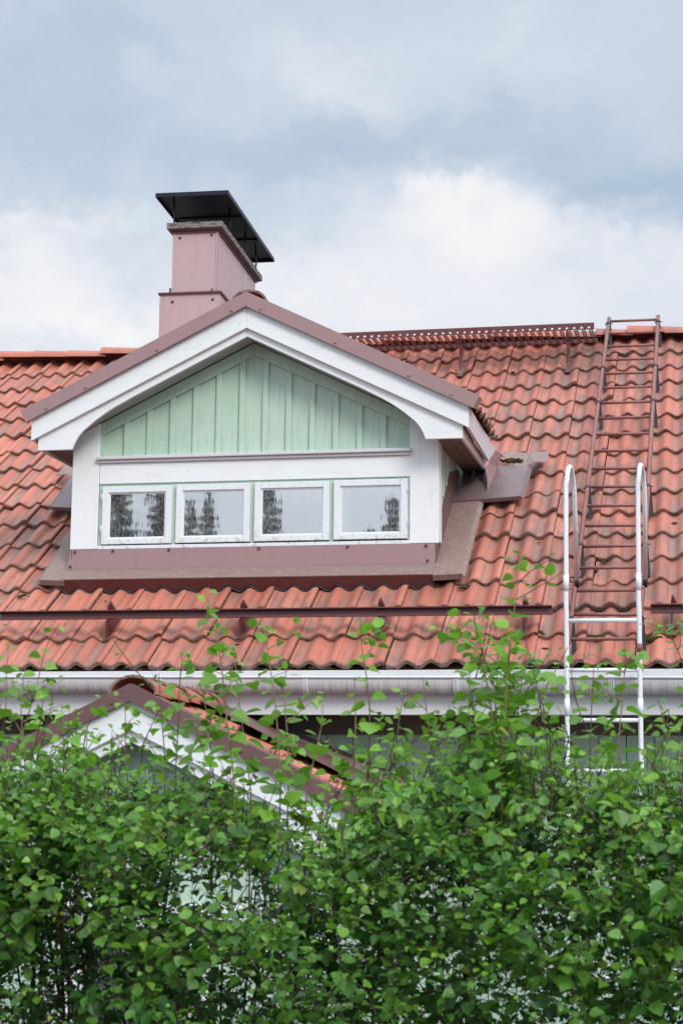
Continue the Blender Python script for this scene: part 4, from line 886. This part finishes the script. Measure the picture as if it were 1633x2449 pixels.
haw = thing('hawthorn_bush', 'darker blue-green bush with small lobed leaves growing inside the hedge at left', 'bush', loc=(-1.0, -5.35, -2.9)); WO = np.array([-1.0, -5.35, -2.9])
L = Leaves(); b = MB(); c0, c1 = at(60, 2010, -5.35), at(700, 2330, -5.35); k = 0
while k < 230:
    x, z, y = rng.uniform(c0[0], c1[0]), rng.uniform(-1.5, c0[2]+.03), rng.uniform(-5.75, -5.15); g = at(480, 2075, y)
    if ((x-g[0])/.17)**2+((z-g[2])/.10)**2 < 1 and rng.random() < .8: continue
    tip = np.array((x, y, z)); pts = curve(tip-np.array((rng.normal(0, .06), .06, .12)), tip, .2, 4); b.tube([p-WO for p in pts], [.0025, .002, .0016, .001], 4, 0, False)
    n0 = len(L.p); twig_leaves(L, pts, 8, .034, .95); k += 1
    for i in range(n0, len(L.p)): L.c[i] = np.array((.030, .085, .042))*rng.uniform(.8, 1.35)
L.build('foliage', haw, WO, tpl=TPL2)
for _ in range(14):
    x = rng.uniform(c0[0], c1[0]); b.tube([p-WO for p in curve((x, -5.35, -2.9), (x+rng.normal(0, .1), -5.35, c0[2]-rng.uniform(0, .3)), .06, 7)], list(np.linspace(.010, .003, 7)), 5, 0, False)
b.build('branches', 'bark', haw)

# ------------------------------------------------------------------ spruces across the road, seen mirrored in the dormer windows
def spruce_mesh():
    t = MB(); c = MB(); H = 11.0; t.tube([(0, 0, 0), (0, 0, 4), (.03, 0, 8), (0, 0, H)], [.17, .13, .07, .01], 8)
    z = 1.0
    while z < H-.05:
        R = .10+(H-z)*.185; nb = 7 if z < 9.5 else 5; ph = rng.uniform(0, 6)
        for i in range(nb):
            a = ph+6.283*i/nb+rng.normal(0, .2); r = R*rng.uniform(.7, 1.1); d = np.array((math.cos(a), math.sin(a), 0)); s_ = np.array((-d[1], d[0], 0)); w = .10+r*.16
            p = [np.array((0, 0, z)), np.array((0, 0, z))+d*r*.55-np.array((0, 0, .16*r)), np.array((0, 0, z))+d*r-np.array((0, 0, .16*r))]
            for q in range(5):
                u0_, u1_ = q/5, (q+1)/5; A = p[0]+(p[2]-p[0])*u0_-np.array((0, 0, .25*r*math.sin(3.14*u0_)*.5)); B = p[0]+(p[2]-p[0])*u1_-np.array((0, 0, .25*r*math.sin(3.14*u1_)*.5))
                dn = np.array((0, 0, -rng.uniform(.10, .28)))
                c.add([A-s_*w*.1, A+s_*w*.1, B+s_*w*(1-u1_*.6)+dn, B+d*.08], [(0, 1, 2, 3)]); c.add([A+s_*w*.1, A-s_*w*.1, B-s_*w*(1-u1_*.6)+dn, B+d*.08], [(0, 1, 2, 3)])
        z += .22+.012*(H-z)
    root = thing('spruce_tree', 'dark spruce mirrored in the dormer window panes', 'tree', 'spruces mirrored in the window panes', loc=(0, 0, -2.9)); t.build('trunk', 'bark', root); c.build('crown', 'needle', root); return root
spr = spruce_mesh()
for i, (x, y, top) in enumerate([(-16.7, -39, 10.8), (-15.7, -40, 9.7), (-17.6, -38, 11), (-15.05, -41, 8.6), (-16.2, -43, 10.2), (-13.9, -39, 8.5), (-14.6, -37, 7.9), (-12.9, -41, 7.8), (-12.1, -39, 9.0), (-10.8, -42, 7.7), (-9.3, -40, 7.4), (-8.8, -41, 7.3), (-8.4, -39, 8.1)]):
    o = spr if i == 0 else copy_tree(spr); k = (top+2.9)/11.0; o.location = (x, y, -2.9); o.rotation_euler = (0, 0, i*1.3); o.scale = (k*.85, k*.85, k)
    o['label'] = 'dark spruce across the road, mirrored in the dormer window panes'
